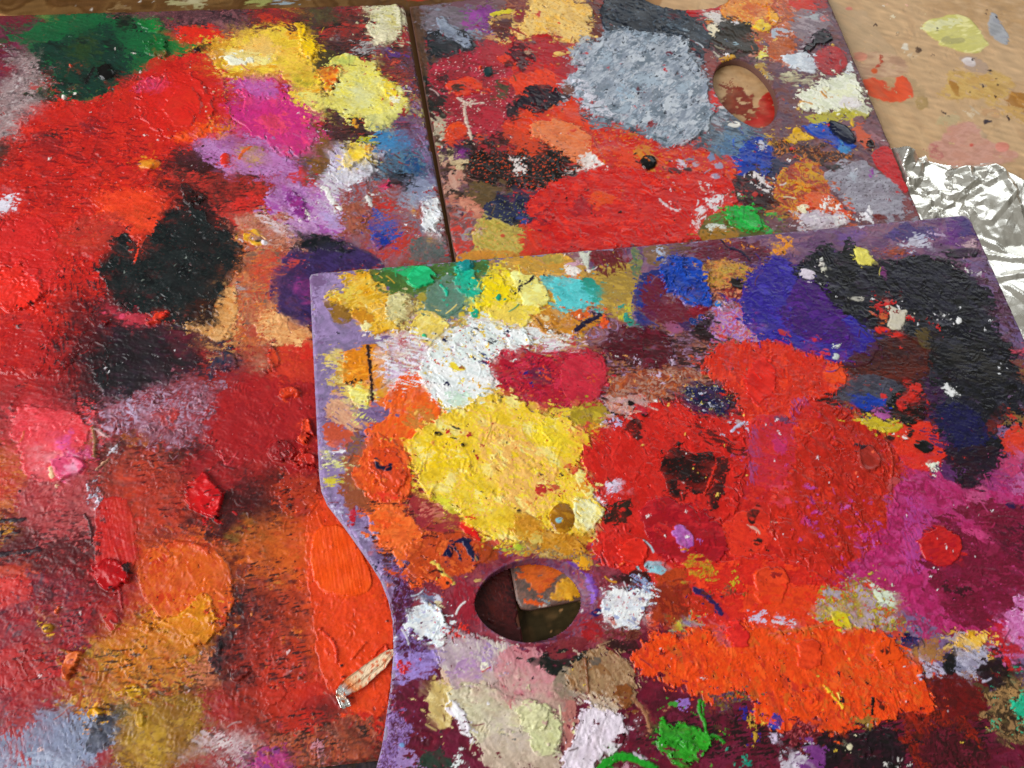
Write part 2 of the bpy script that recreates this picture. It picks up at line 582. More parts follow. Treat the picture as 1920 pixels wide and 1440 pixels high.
    def dots(s, cols, pts, o):
        q = s.cells(pts)
        r = np.random.default_rng(s.n)
        k = abs(s.cells([pts[0], pts[0] + (8, 0)])[1, 0] - s.cells([pts[0]])[0, 0]) / 8
        lo_, hi_ = q.min(0), q.max(0)
        n = int(o.get('n', 20) * (.55 if o.get('n', 20) > 12 else 1)); z = o.get('s', 3.0) * k
        got = 0
        for _ in range(n * 12):
            if got >= n:
                break
            p = lo_ + r.random(2) * (hi_ - lo_)
            if not inside(np.array([p[0]]), np.array([p[1]]), q)[0]:
                continue
            got += 1
            rad = z * (.45 + 1.1 * r.random() ** 2)
            e = int(rad * 2.5 + 3)
            x0, x1 = max(0, int(p[0]) - e), min(s.w, int(p[0]) + e)
            y0, y1 = max(0, int(p[1]) - e), min(s.h, int(p[1]) + e)
            if x1 - x0 < 2 or y1 - y0 < 2:
                continue
            X, Y = np.meshgrid(np.arange(x0, x1, dtype=np.float32), np.arange(y0, y1, dtype=np.float32))
            a = r.random() * 3.14; sx = .6 + 1.0 * r.random()
            u = (math.cos(a) * (X - p[0]) + math.sin(a) * (Y - p[1])) * sx
            v = (-math.sin(a) * (X - p[0]) + math.cos(a) * (Y - p[1])) / sx
            d = rad - np.hypot(u, v) + .45 * rad * noise(X, Y, max(rad * 1.8, 3), s.n + got)
            m = sm(-.6, .6, d)
            W = (slice(y0, y1), slice(x0, x1))
            s.C[W] += (pig(cols[got % len(cols)]) - s.C[W]) * m[..., None]
            s.H[W] += m * o.get('t', .25) * np.clip(d / rad + .3, 0, 1)
            s.P[W] |= m > .3

    def blend(s, amt=.7, length=30, ang=20, wl=70):
        """soft brushing: colours pulled along a direction into one another"""
        s.n += 1
        k = .28e-3 / s.cell
        Y, X = np.mgrid[0:s.h, 0:s.w].astype(np.float32)
        a = math.radians(-ang) + .5 * noise(X, Y, 160 * k, s.n * 5 + 2)
        L = length * k * (.6 + .5 * noise(X, Y, 30 * k, s.n * 5 + 3))
        m = sm(-.2, .7, noise(X, Y, wl * k, s.n * 5 + 1) + amt - .7) * (~s.P) * .85
        m = m * np.clip(.75 + .35 * noise(X, Y, 9 * k, s.n * 5 + 4, math.radians(-ang), 6.0), 0, 1)
        acc = np.zeros_like(s.C)
        for t in (-1, -.66, -.33, 0, .33, .66, 1):
            i = np.clip((X + t * L * np.cos(a)).astype(int), 0, s.w - 1); j = np.clip((Y + t * L * np.sin(a)).astype(int), 0, s.h - 1)
            acc += s.C[j, i]
        s.C += (acc / 7 - s.C) * m[..., None]

    def drag(s, amt=.5, length=16, wl=10, ang=20):
        """the knife pulls wet paint over its neighbours"""
        s.n += 1
        k = .28e-3 / s.cell
        st = 64
        Y, X = np.mgrid[0:s.h, 0:s.w].astype(np.float32)
        a = math.radians(-ang)
        nz = noise(X, Y, wl * 1.8 * k, s.n * 3 + 1, a, 3.0, True)
        m = sm(1.15 - amt, 1.45 - amt, nz) * (~s.P)
        dx = length * k * (noise(X, Y, 60 * k, s.n * 3 + 2) + .22 * noise(X, Y, 12 * k, s.n * 3 + 4))
        dy = length * k * .7 * (noise(X, Y, 60 * k, s.n * 3 + 3) + .22 * noise(X, Y, 12 * k, s.n * 3 + 5))
        i = np.clip((X + dx).astype(int), 0, s.w - 1); j = np.clip((Y + dy).astype(int), 0, s.h - 1)
        s.C += (s.C[j, i] - s.C) * m[..., None]
        s.H += .10 * m

    def litter(s, lines, crumbs, box):
        """dragged threads and small crumbs of the paint next to them"""
        r = np.random.default_rng(s.w)
        q = s.cells(np.array([(box[0], box[1]), (box[2], box[1]), (box[2], box[3]), (box[0], box[3])], float))
        k = .28e-3 / s.cell
        lo_, hi_ = np.maximum(q.min(0), 8), np.minimum(q.max(0), (s.w - 9, s.h - 9))
        for n in range(lines + crumbs):
            p = lo_ + r.random(2) * (hi_ - lo_)
            a = r.random() * 6.283
            dd = (12 + 30 * r.random()) * k
            o = p + dd * np.array([math.cos(a), math.sin(a)])
            o = np.clip(o, 2, (s.w - 3, s.h - 3)).astype(int)
            col = s.C[o[1], o[0]].copy() * (1.0 if r.random() < .5 else .8 + .5 * r.random())
            if n < lines:
                ln = (6 + 26 * r.random() ** 1.6) * k; b = r.random() * 6.283; cv = (r.random() - .5) * 2.2
                t = np.linspace(0, 1, 8); an = b + cv * t
                path = p + np.stack([np.cumsum(np.cos(an)), np.cumsum(np.sin(an))], 1) * ln / 8
                wd = (.45 + .7 * r.random()) * max(k, .8)
                hgt = .14 + .22 * r.random()
            else:
                path = p[None] + np.zeros((2, 2)); path[1] += (r.random(2) - .5) * 3 * k
                wd = (1.0 + 2.2 * r.random() ** 2) * k; hgt = .2 + .35 * r.random()
            e = wd * 2 + 3
            x0, y0 = np.maximum((path.min(0) - e).astype(int), 0); x1, y1 = np.minimum((path.max(0) + e).astype(int) + 1, (s.w, s.h))
            if x1 - x0 < 2 or y1 - y0 < 2:
                continue
            X, Y = np.meshgrid(np.arange(x0, x1, dtype=np.float32), np.arange(y0, y1, dtype=np.float32))
            d = wd - seg_dist(X, Y, path[:-1], path[1:])
            if n >= lines:
                d = d + .6 * wd * noise(X, Y, max(3 * wd, 3), 77 + n)
            m = sm(-.7, .6, d)
            W = (slice(y0, y1), slice(x0, x1))
            s.C[W] += (col - s.C[W]) * (m * .9)[..., None]
            s.H[W] += m * hgt

    def weather(s, crease=.35):
        """fine crust over everything, dirt in its creases"""
        k = .28e-3 / s.cell
        Y, X = np.mgrid[0:s.h, 0:s.w].astype(np.float32)
        n1 = noise(X, Y, 26 * k, 901)
        n2 = noise(X, Y, 9 * k, 902, .3, 1.6)
        rid = 1 - np.abs(noise(X, Y, 20 * k, 903, .2, 1.5))
        soft = np.clip(.35 + .3 * noise(X, Y, 160 * k, 904), .08, 1) * (~s.P * .85 + .15)
        s.H += soft * (.035 * n1 + .014 * n2 + .16 * np.maximum(rid - .72, 0) * 3)
        cr = sm(.92, 1.0, 1 - np.abs(noise(X, Y, 17 * k, 905, .4, 2.0))) * sm(.3, 1.1, noise(X, Y, 45 * k, 906))
        cr *= crease * (~s.P)
        s.C *= (1 - cr)[..., None]
        s.H -= .12 * cr
        v = noise(X, Y, 7 * k, 907, .5, 2.5, True)
        s.C *= np.clip(1 + .035 * v, .8, 1.2)[..., None]
        s.C = np.clip(s.C, .003, .87)

    def build(s, owner, mat, keep, drop, basemat=None, skip_base=False, fixed=None):
        """keep: cells that exist; drop: 0..1 height factor towards an edge"""
        Z = s.z + (s.H * 1e-3 + .00035) * drop - (1 - drop) * .0003
        if fixed is not None:
            Z = np.minimum(Z, fixed)
        qk = keep[:-1, :-1] & keep[1:, :-1] & keep[:-1, 1:] & keep[1:, 1:]
        own = s.I[:-1, :-1]
        jj, ii = np.nonzero(qk)
        ow = own[jj, ii]
        order = np.argsort(ow, kind='stable')
        jj, ii, ow = jj[order], ii[order], ow[order]
        xs = s.x0 + np.arange(s.w) * s.cell; ys = s.y0 + np.arange(s.h) * s.cell
        cuts = np.flatnonzero(np.diff(ow)) + 1
        for a, b in zip(np.r_[0, cuts], np.r_[cuts, len(ow)]):
            if b <= a:
                continue
            idx = int(ow[a])
            nm, lab = s.parts[idx]
            if idx == 0 and skip_base:
                continue
            if b - a < 12 and idx:
                nm = nm
            J, I_ = jj[a:b], ii[a:b]
            v = np.stack([J * s.w + I_, J * s.w + I_ + 1, (J + 1) * s.w + I_ + 1, (J + 1) * s.w + I_], 1).ravel()
            uq, inv = np.unique(v, return_inverse=True)
            vj, vi = uq // s.w, uq % s.w
            co = np.stack([xs[vi], ys[vj], Z[vj, vi]], 1).astype(np.float32)
            me = bpy.data.meshes.new(nm)
            me.vertices.add(len(uq)); me.vertices.foreach_set('co', co.ravel())
            nq = b - a
            me.loops.add(nq * 4); me.loops.foreach_set('vertex_index', inv.astype(np.int32))
            me.polygons.add(nq)
            me.polygons.foreach_set('loop_start', np.arange(0, nq * 4, 4, dtype=np.int32))
            me.polygons.foreach_set('use_smooth', np.full(nq, SMOOTH))
            me.update(calc_edges=True)
            ca = me.attributes.new('pigment', 'FLOAT_COLOR', 'POINT')
            ca.data.foreach_set('color', np.concatenate([s.C[vj, vi], np.ones((len(uq), 1), np.float32)], 1).astype(np.float32).ravel())
            ga = me.attributes.new('gloss', 'FLOAT', 'POINT')
            ga.data.foreach_set('value', s.G[vj, vi].astype(np.float32).ravel())
            link(nm, me, basemat if (idx == 0 and basemat) else mat, owner, lab, kind='stuff' if idx == 0 else None)
            TRIS[0] += 2 * nq


SMOOTH = True
TRIS = [0]


def _inv(y):
    """rough inverse error function"""
    a = .147
    L = math.log(max(1 - y * y, 1e-9))
    t = 2 / (math.pi * a) + L / 2
    return math.copysign(math.sqrt(math.sqrt(t * t - L / a) - t), y)


def world_poly(pts, z):
    p = np.asarray(pts, float)
    return at(p[:, 0], p[:, 1], z)[:, :2]


def board_mesh(name, outline, holes, z0, z1, bevel):
    cu = bpy.data.curves.new(name, 'CURVE')
    cu.dimensions = '2D'; cu.fill_mode = 'BOTH'
    cu.extrude = (z1 - z0) / 2 - bevel; cu.bevel_depth = bevel; cu.bevel_resolution = 2; cu.offset = -bevel
    for ring in [outline] + holes:
        sp = cu.splines.new('POLY')
        sp.points.add(len(ring) - 1)
        for p, v in zip(sp.points, ring):
            p.co = (v[0], v[1], 0, 1)
        sp.use_cyclic_u = True
    ob = bpy.data.objects.new(name, cu)
    COL.objects.link(ob)
    me = bpy.data.meshes.new_from_object(ob.evaluated_get(bpy.context.evaluated_depsgraph_get()))
    bpy.data.objects.remove(ob)
    me.transform(Matrix.Translation((0, 0, (z0 + z1) / 2)))
    me.name = name
    me.materials.clear()
    return me
# ------------------------------------------------------------------ what is painted where (measured outlines)
PAINT_LEFT = """
M 8c2f30,6a2c30,a53632,4c2c34,b23a36 -120 -20 830 -20 1080 1460 -120 1460 r=0 mw=40
W 5d2440,7a3050 -40 20 55 35 65 60 60 95 40 150 -40 190
M 5a4048,b07078,4a3038,8a5a60,3c3034 180 22 330 14 480 10 480 62 400 58 300 50 230 34 a=0 r=8
M b7a5a5,8a6a70,cfc6c6,5a4a50,a88a8a 0 172 20 172 25 125 30 100 62 104 70 140 68 170 72 205 66 228 30 256 10 250 -20 280 r=10 mw=16
M 3d3233,4a3a38,6a3a30 -10 262 26 258 24 300 12 325 -20 338 r=6
K c42c2a,d4342c,de3e2e,a82a2c,cc302b 38 232 66 196 150 190 235 158 290 105 345 95 410 112 440 230 404 262 346 284 300 300 272 330 300 352 332 384 306 420 262 462 238 440 205 470 190 555 155 640 130 700 60 715 -30 690 -30 345 18 305 t=.4 h=.5 a=15 | thick crusty bright red paint covering the upper part of the palette
F a32f30,8f2c2e 52 262 90 242 125 262 122 298 72 300 c=.8
F 9c3035,8a3038 145 228 192 226 194 250 158 254 c=.75
F 4a2c2c 78 252 112 245 124 262 100 270 c=.6
K d9332b,cf2f2a @330 200 74 62 20 t=.5 lip=.9 | round swirl of red paint
C dd3a2e,d2322c @345 205 34 40 30 t=.6 h=.5
W d8507f 268 152 305 148 300 168 262 174 f=8
F f0641f,ea5a24 322 262 350 250 384 236 404 238 404 254 376 266 330 270 c=.9
F d9702c,e08a30 385 228 436 222 430 256 404 262 c=.6 a=60
F e8482c,ea5230 160 366 230 356 300 358 312 400 296 444 262 462 244 436 190 392 t=.3 h=.3 | bright vermilion paint running down towards the black patch
W 8f4a2c 252 402 285 390 282 420 254 428 f=6
F b8423a,c04434 180 400 240 395 236 440 200 470 150 480 100 440 c=.7
K e63a31,f03c30 @34 542 50 44 t=.9 h=.55 | thick bright red mound at the left edge
S f0566a @70 522 8 14 g=.5
F cc2f2f,d63432 -20 432 60 402 112 430 112 508 92 560 45 500 -20 500 t=.3
W 6a2a32,5b2a33 142 560 188 540 196 640 142 722 122 680
W a83034 95 640 150 640 130 760 70 760
W b83034,a82e34 -20 600 90 590 112 690 100 762 -20 770 f=12
D 8a2a2c,5a2628 10 590 120 600 110 740 10 760 n=30 s=4
~ .8 40 15 90
!.45 14 10 20
F 1f6b42,1a5c3c 14 66 54 64 74 34 130 26 200 26 262 38 305 40 312 58 278 76 352 80 356 96 312 110 282 108 276 130 240 150 215 168 186 186 150 192 108 180 100 112 64 116 54 86 20 82 r=5 | spread patch of green and dark green paint
F 1a302c,203f38,223c34 120 78 200 42 222 70 232 100 246 108 250 142 216 166 188 186 150 190 106 180 104 120 60 112 60 82 100 82 c=.93 | very dark green paint
W 3a4f2c @156 100 28 24 f=10
K 1e7a3c,228a44 252 38 300 36 306 54 290 64 264 56 t=.5
K 1d7a3e,1a6a38 278 80 300 74 316 86 310 112 290 108 276 96 t=1.2 h=.8
F 1e7d40 @336 90 22 15 r=3 t=.3
F 14201f,1a2826 214 30 238 27 266 56 234 62 214 46 g=.5
B 0c1216 @200 138 17 15 t=2.2 g=.95 | glossy black drop on the dark green paint
L 10191a 160 160 168 144 176 132 w=5 t=.5
B d8502a @135 126 3.5 2.5
B e8e0d8 @122 185 4 3
W 70904a 70 24 105 20 100 34 80 40 f=6
K e33a2a,d8342a 334 56 352 51 410 50 416 66 386 78 356 90 330 72 t=.35 r=4 | flat red dab near the top edge
K 2a2426 362 92 380 84 400 82 392 92 372 104 t=.3 r=5
M 4e3b35,5d4038,7a4038,59404c,6a3836 440 24 758 8 818 330 640 330 600 160 600 60 480 60 mw=22 a=0 st=3
S 2e2a2a,3c2c2c 440 30 750 20 800 330 640 330 600 180 610 60 a=0 c=.4 np=1
S a84038 630 60 770 60 810 330 680 330 a=0 c=.2 np=1
F 8a3236,9c3436 470 20 560 18 560 50 480 46 c=.6 a=0
F c8402c,b83a30 480 28 520 34 545 44 530 50 484 40 c=.7 a=0
S e8b030 502 40 560 46 555 54 500 50 c=.3
S a33a34,b84038 600 56 680 40 692 60 612 78 a=0
W 565238,625a3c 562 14 622 10 636 45 600 55 568 42 f=8
F 50462e @607 115 22 24 c=.8
S 9a3438 620 8 690 14 690 26 624 24 a=0
W 6b527a,76608a 722 190 772 172 802 258 822 345 772 322 742 240
S 8a7098,9a82a8 742 90 790 200 818 330 800 330 770 210 c=.35 a=70
S b1383a,a83238 746 58 768 60 772 88 738 84
F 5a3a50 752 90 770 90 790 200 778 210 c=.5
S a84a40 720 130 775 125 790 200 760 210 730 190 c=.3 a=-20
K d8d3ad,e5dfc0,c9c491 706 16 728 12 744 8 748 20 758 42 750 64 742 80 716 86 696 66 684 50 692 32 t=.7 +9a9070*.06*8 | crusty cream dab near the top right corner
F ece4c4 700 66 722 62 730 80 715 90 702 80 r=3 t=.4
F d4c880 724 32 744 34 746 52 728 54 c=.8
S a49ea0,b8b2b2 660 92 696 76 706 94 690 108 664 104 a=-20
F 63408a,6a4a90 718 92 732 92 752 104 746 113 724 103 r=2
F e0dccb @622 75 4 3 r=1
F a8a0b0 @634 75 4 3 r=1
K eac544,f2d44a,eec25a,dba030 396 104 402 86 440 76 470 70 512 56 545 54 572 76 592 78 598 98 588 118 588 132 600 142 606 180 600 204 562 206 540 186 542 166 530 146 480 140 430 152 410 136 t=.6 h=.45 a=-15 | thick yellow paint with an amber edge
F d99c2c,c88a2c 396 104 402 88 436 80 420 100 416 128 432 142 470 132 500 140 480 146 430 150 410 136 c=.85 t=.3
F eec877,e8bc6a 470 74 520 74 526 104 490 112 450 100 c=.8
F f2dc90 420 100 450 92 500 104 520 118 480 126 430 122 c=.8
C f6efd8,faf4e4 424 110 436 105 446 116 474 110 480 120 456 128 430 118 t=.5 | white dab on the yellow paint
K f4cc1c,f0c418 560 86 576 72 593 80 597 102 586 116 566 106 t=.9 h=.6 | ridge of bright yellow paint
K f2c61e 548 45 574 46 576 60 570 74 558 72 562 54 t=.8 r=3
W a39a3a @570 154 22 18 f=9
F d8d07a,e4dc80 556 176 600 172 604 200 570 204 c=.8
K e8862a,e06a2a,ec9a30 597 136 610 126 640 128 646 146 630 156 626 176 610 172 t=1.1 h=.8 | raised orange lump between two yellow dabs
K eadf6c,f0e68a,e6d95e,dedb94 613 120 632 110 670 105 692 112 714 130 716 145 726 150 750 160 758 176 769 192 764 212 752 220 736 222 728 240 710 248 690 245 680 230 650 216 630 206 590 212 584 202 596 186 620 176 640 152 632 136 t=.5 h=.3 a=25 | large smooth pale yellow paint spread
F c8cf6e,d0d67c 616 120 664 105 672 115 640 126 r=3
W d9d7a5,d4d6b0 @675 176 28 20 f=10
K f4d93a,f0d040 706 156 736 155 748 166 746 186 724 182 t=.5
F e0a868 @737 194 8 6 r=3
F f2ecd0 @741 190 10 6 r=3
F ddd880,e2dc90 690 222 756 200 750 222 728 236 712 248 690 246 684 232 r=2 t=.25
W a9ad78 @699 226 10 10 f=5
F efc040 706 128 716 126 716 138 708 136 r=2
L e0a030 664 226 666 240 672 236 w=4
K d63a86,c93a86,e04b7d 444 152 476 148 526 146 536 166 546 190 586 210 580 230 592 246 599 262 580 286 550 296 520 290 500 270 470 250 440 226 460 200 454 170 t=.5 h=.4 a=60 | pink and magenta paint patch under the yellow
F bd62aa,c070b0 442 152 520 154 530 180 500 190 470 182 c=.85
F d8486a,e05070 480 220 520 215 545 250 510 262 c=.75 a=60
F c0302e,b83230 520 142 536 150 540 190 528 170 c=.9
F c8302e,d2382f 556 296 592 340 604 362 562 362 540 330 c=.92
F b26aa8,c08ac0,b878b0 356 262 388 262 430 268 480 274 530 290 562 310 556 328 480 331 430 326 386 305 r=4 t=.25 +4a3a50*.05*6 | long lilac smear below the pink
W b08a4a,c09a4a 440 272 490 270 492 308 450 308 f=10
B d63a2f @423 302 10 13 t=1.3 g=.5 | small red drop on the lilac smear
L d86a3a 448 300 455 286 470 278 w=5
B e0782a,d8902e @280 310 22 9 t=1.1 g=.4 | small orange dab on the red
M 9a332f,b53a32,5a3a35,c0403a 300 315 420 330 500 335 545 420 480 440 440 430 400 392 340 350 mw=20 a=0
S 4a3032 310 280 380 270 400 320 330 320 c=.35 a=0
F d03a34 430 380 480 350 520 420 480 440 440 430 c=.75
K 201c20,2a2628 340 354 364 346 370 364 386 376 364 390 346 380 t=.9 | black lump of paint
F 2a2628 392 348 420 345 430 365 400 360 c=.5
F e0dce8 -10 395 20 362 28 368 22 395 0 410 r=3 c=.9
K dfe0e8,c8c8da,d8d0e0 620 286 636 275 650 285 690 266 706 280 716 292 696 302 696 330 690 362 660 362 626 340 610 316 t=.7 a=60 +8a6a80*.08*8 | white and lilac paint streaked with yellow
K f0d040,f4dc6a,f0c83a 648 290 660 275 686 266 700 286 690 302 670 312 645 326 640 306 t=.9
F a8b02a,b8b83a 658 270 680 258 706 262 704 276 684 268 r=4
F e8a83a @690 284 8 10
W c3a9d6 @632 292 10 14 f=4
S d9d2d4,c8c4d0 606 322 662 322 696 346 692 402 640 402 600 372 a=40 c=.5
K e8e4ea,dce0ea 660 330 690 330 694 395 670 405 650 372 t=.4 r=6
W 4c4a4a 560 296 600 292 610 330 580 340 f=10
F 7a5530,8a6030 590 270 625 262 612 310 600 340 580 320 c=.7
S 5a9ac8,3f86b8,4a8ab8 690 252 752 240 776 270 752 290 712 290 700 270 c=.8 a=-10
S 4f6f86,5a8098 700 310 770 270 796 300 790 340 720 340 c=.7
F 2a4f80,24507e 754 290 782 290 792 330 762 330 c=.7 a=-60
K 1d1f28,22242a 722 346 746 320 776 330 781 346 760 361 726 365 t=.6 | small black patch beside grey blue paint
F 20242c @722 303 6 6 r=2
F 8f95b0,9aa0b8 764 346 812 335 824 402 790 402 770 390 c=.85
S d23a68 705 345 730 350 726 362 706 360 a=10
F b27ab8,c79ac8,a85aa8 496 366 540 345 600 356 642 366 642 400 656 426 640 436 590 441 540 426 506 402 r=5 t=.3 | lilac and violet swirl
K a33a8a,8a3a8a 528 364 550 362 576 380 572 416 558 413 545 386 t=.8 | violet ridge in the lilac swirl
S c9b9cf,d0c4d8 588 360 640 366 646 412 600 412 c=.5 +b04a78*.1*6
F b8a2d0 600 400 640 398 654 426 640 432 610 424 r=3
L f0ece8 606 352 616 362 622 380 640 394 w=9
L efe6dc 575 398 580 412 w=5
M b84a3c,8f7f90,a35a4c,7a8090,9a4038 640 362 700 340 822 400 836 500 700 500 660 470 640 430 mw=26
F 8f9ab0,98a0b4 740 370 780 366 790 390 760 400 c=.6
S 3050a8,3a5ab0,4a68b0 690 402 732 400 762 430 742 456 712 470 690 450 c=.55 a=-20
K 2444a0,203c94 690 440 722 440 736 455 716 468 702 474 t=.5 | small ultramarine dab
S c8453a,b84038 690 484 780 430 796 450 724 498 a=-30 c=.7
F c23a34 700 385 740 375 742 400 712 408 c=.6
F 5d6a68,6a7270,50605e 764 450 822 440 838 490 770 492 c=.8
F d0a040 @805 452 4 5 r=2
F e0a030 @775 398 4 5 r=2
K e9edf0,f0f2f4,e2e4ec 794 376 820 374 826 402 820 430 806 443 788 426 792 400 t=.9 | white dab at the right edge
L e8e4e0 690 372 695 385 w=8
K 9a5a48,a86450 640 375 690 385 690 430 660 450 640 430 t=.3 c=.7
M d0a090,b85a48,8a4a3c,c07a60 446 400 500 390 530 425 600 450 600 470 500 476 450 470 mw=18
S d8c4c8 470 400 520 410 560 435 540 445 490 425 a=25 c=.5
K e0a528,f0c040,d8902a 454 440 480 430 497 444 500 462 470 462 t=.6
F 1c1818 @482 452 9 6 r=2
B f0e8f0 @496 457 6 5 t=.6
!.45 14 9 20
M a8705a,c06048,8a6a5c,c98860,b85040 436 480 520 470 560 480 520 560 590 640 480 650 440 600 mw=22
S d8553c,c84a3a 480 470 525 480 520 560 490 540 470 520 c=.5 a=-20
K dba060,e3b27a,d09050 404 562 430 536 452 550 446 592 430 602 440 640 400 642 370 622 340 612 400 611 t=.35 c=.94
S a89898 445 520 470 540 465 560 440 540
K 20272a,282f30,242a2c 188 496 204 466 222 440 244 440 254 454 258 470 266 462 276 450 296 426 308 392 330 385 384 400 400 430 430 432 441 456 456 470 457 502 440 526 416 556 400 572 410 592 406 612 385 613 350 606 320 612 270 586 226 580 205 560 195 532 t=.5 h=.5 r=6 a=40 +343a3a*.16*9 +4a3030*.03*7 | large crusty black patch
W 4a2c26 350 575 395 570 400 600 360 606 f=8
L e0462c 262 450 259 478 254 495 w=3
F d8422e 256 440 272 434 280 440 266 454 r=2 t=.3
F b03a48,c04050,a03444 190 560 222 590 270 590 300 600 266 622 220 602 c=.85
F d85070 @230 594 6 5 r=2
K d83a2f,e04a34 272 608 286 600 298 584 318 590 314 600 286 612 t=1.2 r=3 | small red crumb stuck below the black patch
K c23030 183 612 190 604 204 600 211 605 196 618 t=1.0 r=3
F 2c2a30,3a2c34,44283a 150 632 190 612 216 606 266 622 300 615 340 620 366 640 383 666 360 690 300 722 210 756 196 742 176 690 146 680 c=.95 t=.3 h=.3 | thin dark plum and black paint below the black patch
W 7a2a3c,6a2836 300 618 350 622 376 660 340 690 312 650 f=12
F 24282c,2a2c32 160 640 200 645 210 700 196 740 180 700 c=.85 g=.4
L 16181a 160 650 176 642 194 646 208 668 198 684 w=3 t=.6
L 16181a 138 672 150 660 w=3 t=.5
W 3c3440 320 640 250 735 200 760 200 730 f=10
K 33384c,3a4258,2c3044 400 690 399 668 424 656 446 668 440 694 412 700 t=.8 | blue black lump
K 1b1a1c 503 660 514 650 521 670 528 680 511 691 498 680 t=1.0 | black lump of paint standing up
K 1b1a1c @503 697 11 8 t=.8
K edb981,e0a066,e8b880 482 606 510 570 531 586 546 600 542 610 560 621 580 611 592 640 546 656 500 641 480 622 t=.35 +c87048*.08*8 | peach paint patch
F 3f2f5c,4a3a6e,392c54 506 522 535 482 560 460 600 455 660 460 704 480 722 502 640 506 584 516 590 560 592 614 560 612 526 592 505 562 t=.3 r=4 | large deep purple patch half under the front palette
K 23262c,2a2e34 537 466 565 446 600 440 650 460 672 470 640 478 590 470 545 472 t=.5 | black crust along the purple patch
W 8a3a80,a04488 545 535 590 528 592 580 570 576 f=10
S d0503c 508 500 560 492 556 498 512 508 a=0 c=.6
S b04a6a 520 484 570 486 560 492 522 490 c=.4 a=0
F d8502f,c23a30,cc4430 478 660 592 640 602 722 560 724 500 704 c=.85
F d8382e 556 645 592 635 594 670 560 672 c=.9
M b06a58,8a4a40,c08a70 478 655 500 640 500 700 480 700 mw=14
F a8282e,b22e30,9c262c 388 762 430 726 480 706 560 716 604 722 606 922 560 902 520 872 450 862 400 852 378 800 t=.3 h=.35 a=60 | smooth deep crimson paint
W 7a2a2c 560 880 600 860 600 930 570 920 f=10
K e2502f,d8442c 520 744 536 727 570 736 562 750 548 744 532 748 t=1.6 r=3 h=.5 | curled orange red chip of paint
K dc4630,e0502f 556 812 574 790 592 816 580 820 568 842 t=1.8 h=.8
K d24030,c83830 @572 862 26 16 t=1.6 h=1.4 
K 9a2c30 @530 848 26 20 t=.9 h=1.2
M 8a4a52,a87a90,98404a,6a4048,a03c44,b898b0 176 790 190 762 240 745 300 730 360 716 404 740 392 782 370 832 300 852 266 832 250 812 200 812 mw=13 h=.8 c=.9 | mottled lilac and brown crust
S c8b4d0 225 755 245 760 262 785 250 788 238 776 a=55
K c04a48,a83c40 280 770 340 760 330 800 290 806 t=.2 c=.6
K e04a50,e8606a,d84048,e4505c 18 782 45 760 70 764 110 770 160 780 168 822 150 852 172 882 130 902 100 912 60 902 34 852 t=.4 h=.4 | pink red paint patch
W e89098 60 830 110 860 150 890 60 900 f=14
W e060a0 110 830 160 835 165 870 120 860 f=10
M b04448,a83c40,b85058,8a3a40,c06060 50 902 150 892 192 932 172 1022 60 1012 20 960 mw=18
C d84a70,e05a80,e88aa8 @130 877 30 21 t=1.3 lip=.3 g=.5 | round flat disc of pink paint
W ecb0c8 128 862 156 866 152 890 132 888 f=7
L e8c8a0 96 880 100 895 w=7
M 9a4038,6a3a36,a5533c,4a3a3c,a84840 182 842 342 842 352 1002 202 1002 mw=24
F a85a30,b06a34 225 812 280 812 270 842 230 840 c=.5
F 4a3432 225 860 275 850 350 850 350 930 310 920 c=.4
L 9a6a4a 175 802 180 830 178 856 w=6 t=1
L c89a80 182 880 205 862 w=4 t=.9
L d0a8a8 180 806 202 820 w=5 t=.8
D d8d4e0,b8b0c0 165 895 195 895 195 955 165 955 n=7 s=5 t=.9
D d8d4e0,c8c0c8 200 835 222 835 222 850 200 850 n=3 s=5
L 5a2c30 160 965 175 990 172 1020 w=5
W b02a2e,a02830 340 842 452 852 452 932 340 942 f=14
L c04048 415 845 425 880 445 850 w=4 t=.6
C c8202a,d0282c 345 932 350 908 374 902 380 884 392 890 396 905 426 926 411 955 411 980 400 978 362 956 t=2.2 r=2.5 h=1.0 g=.45 | thick curled red chip of dried paint
F c22e2c,d03430,b82a2c 190 932 236 930 262 1002 252 1082 180 1082 175 1002 t=.3 a=80 sk=.05 | streaked red stroke
C c4242c,b82028 172 1062 200 1046 232 1056 248 1076 236 1100 204 1108 180 1096 t=2.0 h=1.4 g=.55 | wet looking crimson lump
F 2c2022 @242 1066 9 12 r=3
C c0403c @212 1165 14 18 t=.8
L b03038 225 1105 230 1140 w=5 t=.6
L 3a3036 -10 979 45 975 w=8
L 3a3036 -10 1001 35 997 w=8
L 3a2c34 -10 1042 75 1031 w=9
L 3a2c34 -10 1012 20 1008 w=4
S c0623c,c8703c -20 842 40 862 34 942 -20 946 a=0 c=.5
S c88a30 -20 985 30 985 30 998 -20 998 a=0 c=.6
W c4403a -20 860 30 880 40 940 -20 950 f=10
W c85038 -20 1060 60 1050 70 1110 -20 1110 f=12
M a8303a,8a303c,b83a3c,5a3a48,9a3440 -40 1080 182 1080 182 1202 122 1332 -40 1342 mw=34
F c83a38,d04440 -20 1085 60 1080 66 1120 20 1135 -20 1150 c=.7
F 3c2c34 70 1100 105 1095 100 1130 75 1130 c=.7
F c03a3c -20 1225 60 1215 110 1250 90 1290 30 1300 -20 1300 c=.7
F 4a3a48 110 1150 165 1150 165 1200 125 1200 c=.4
L 3a2428 50 1220 42 1250 52 1265 w=3
K d2552f,e0702f,c8462c 252 1078 275 1036 330 1015 400 1025 432 1062 441 1122 430 1172 400 1192 350 1202 290 1152 t=.5 h=.4 a=70 | round orange red paint patch
K e0912a,e8a02c,d07a28 348 1152 370 1110 400 1120 412 1172 390 1202 350 1216 310 1182 260 1182 290 1160 t=.6 h=.6 | crusty amber paint
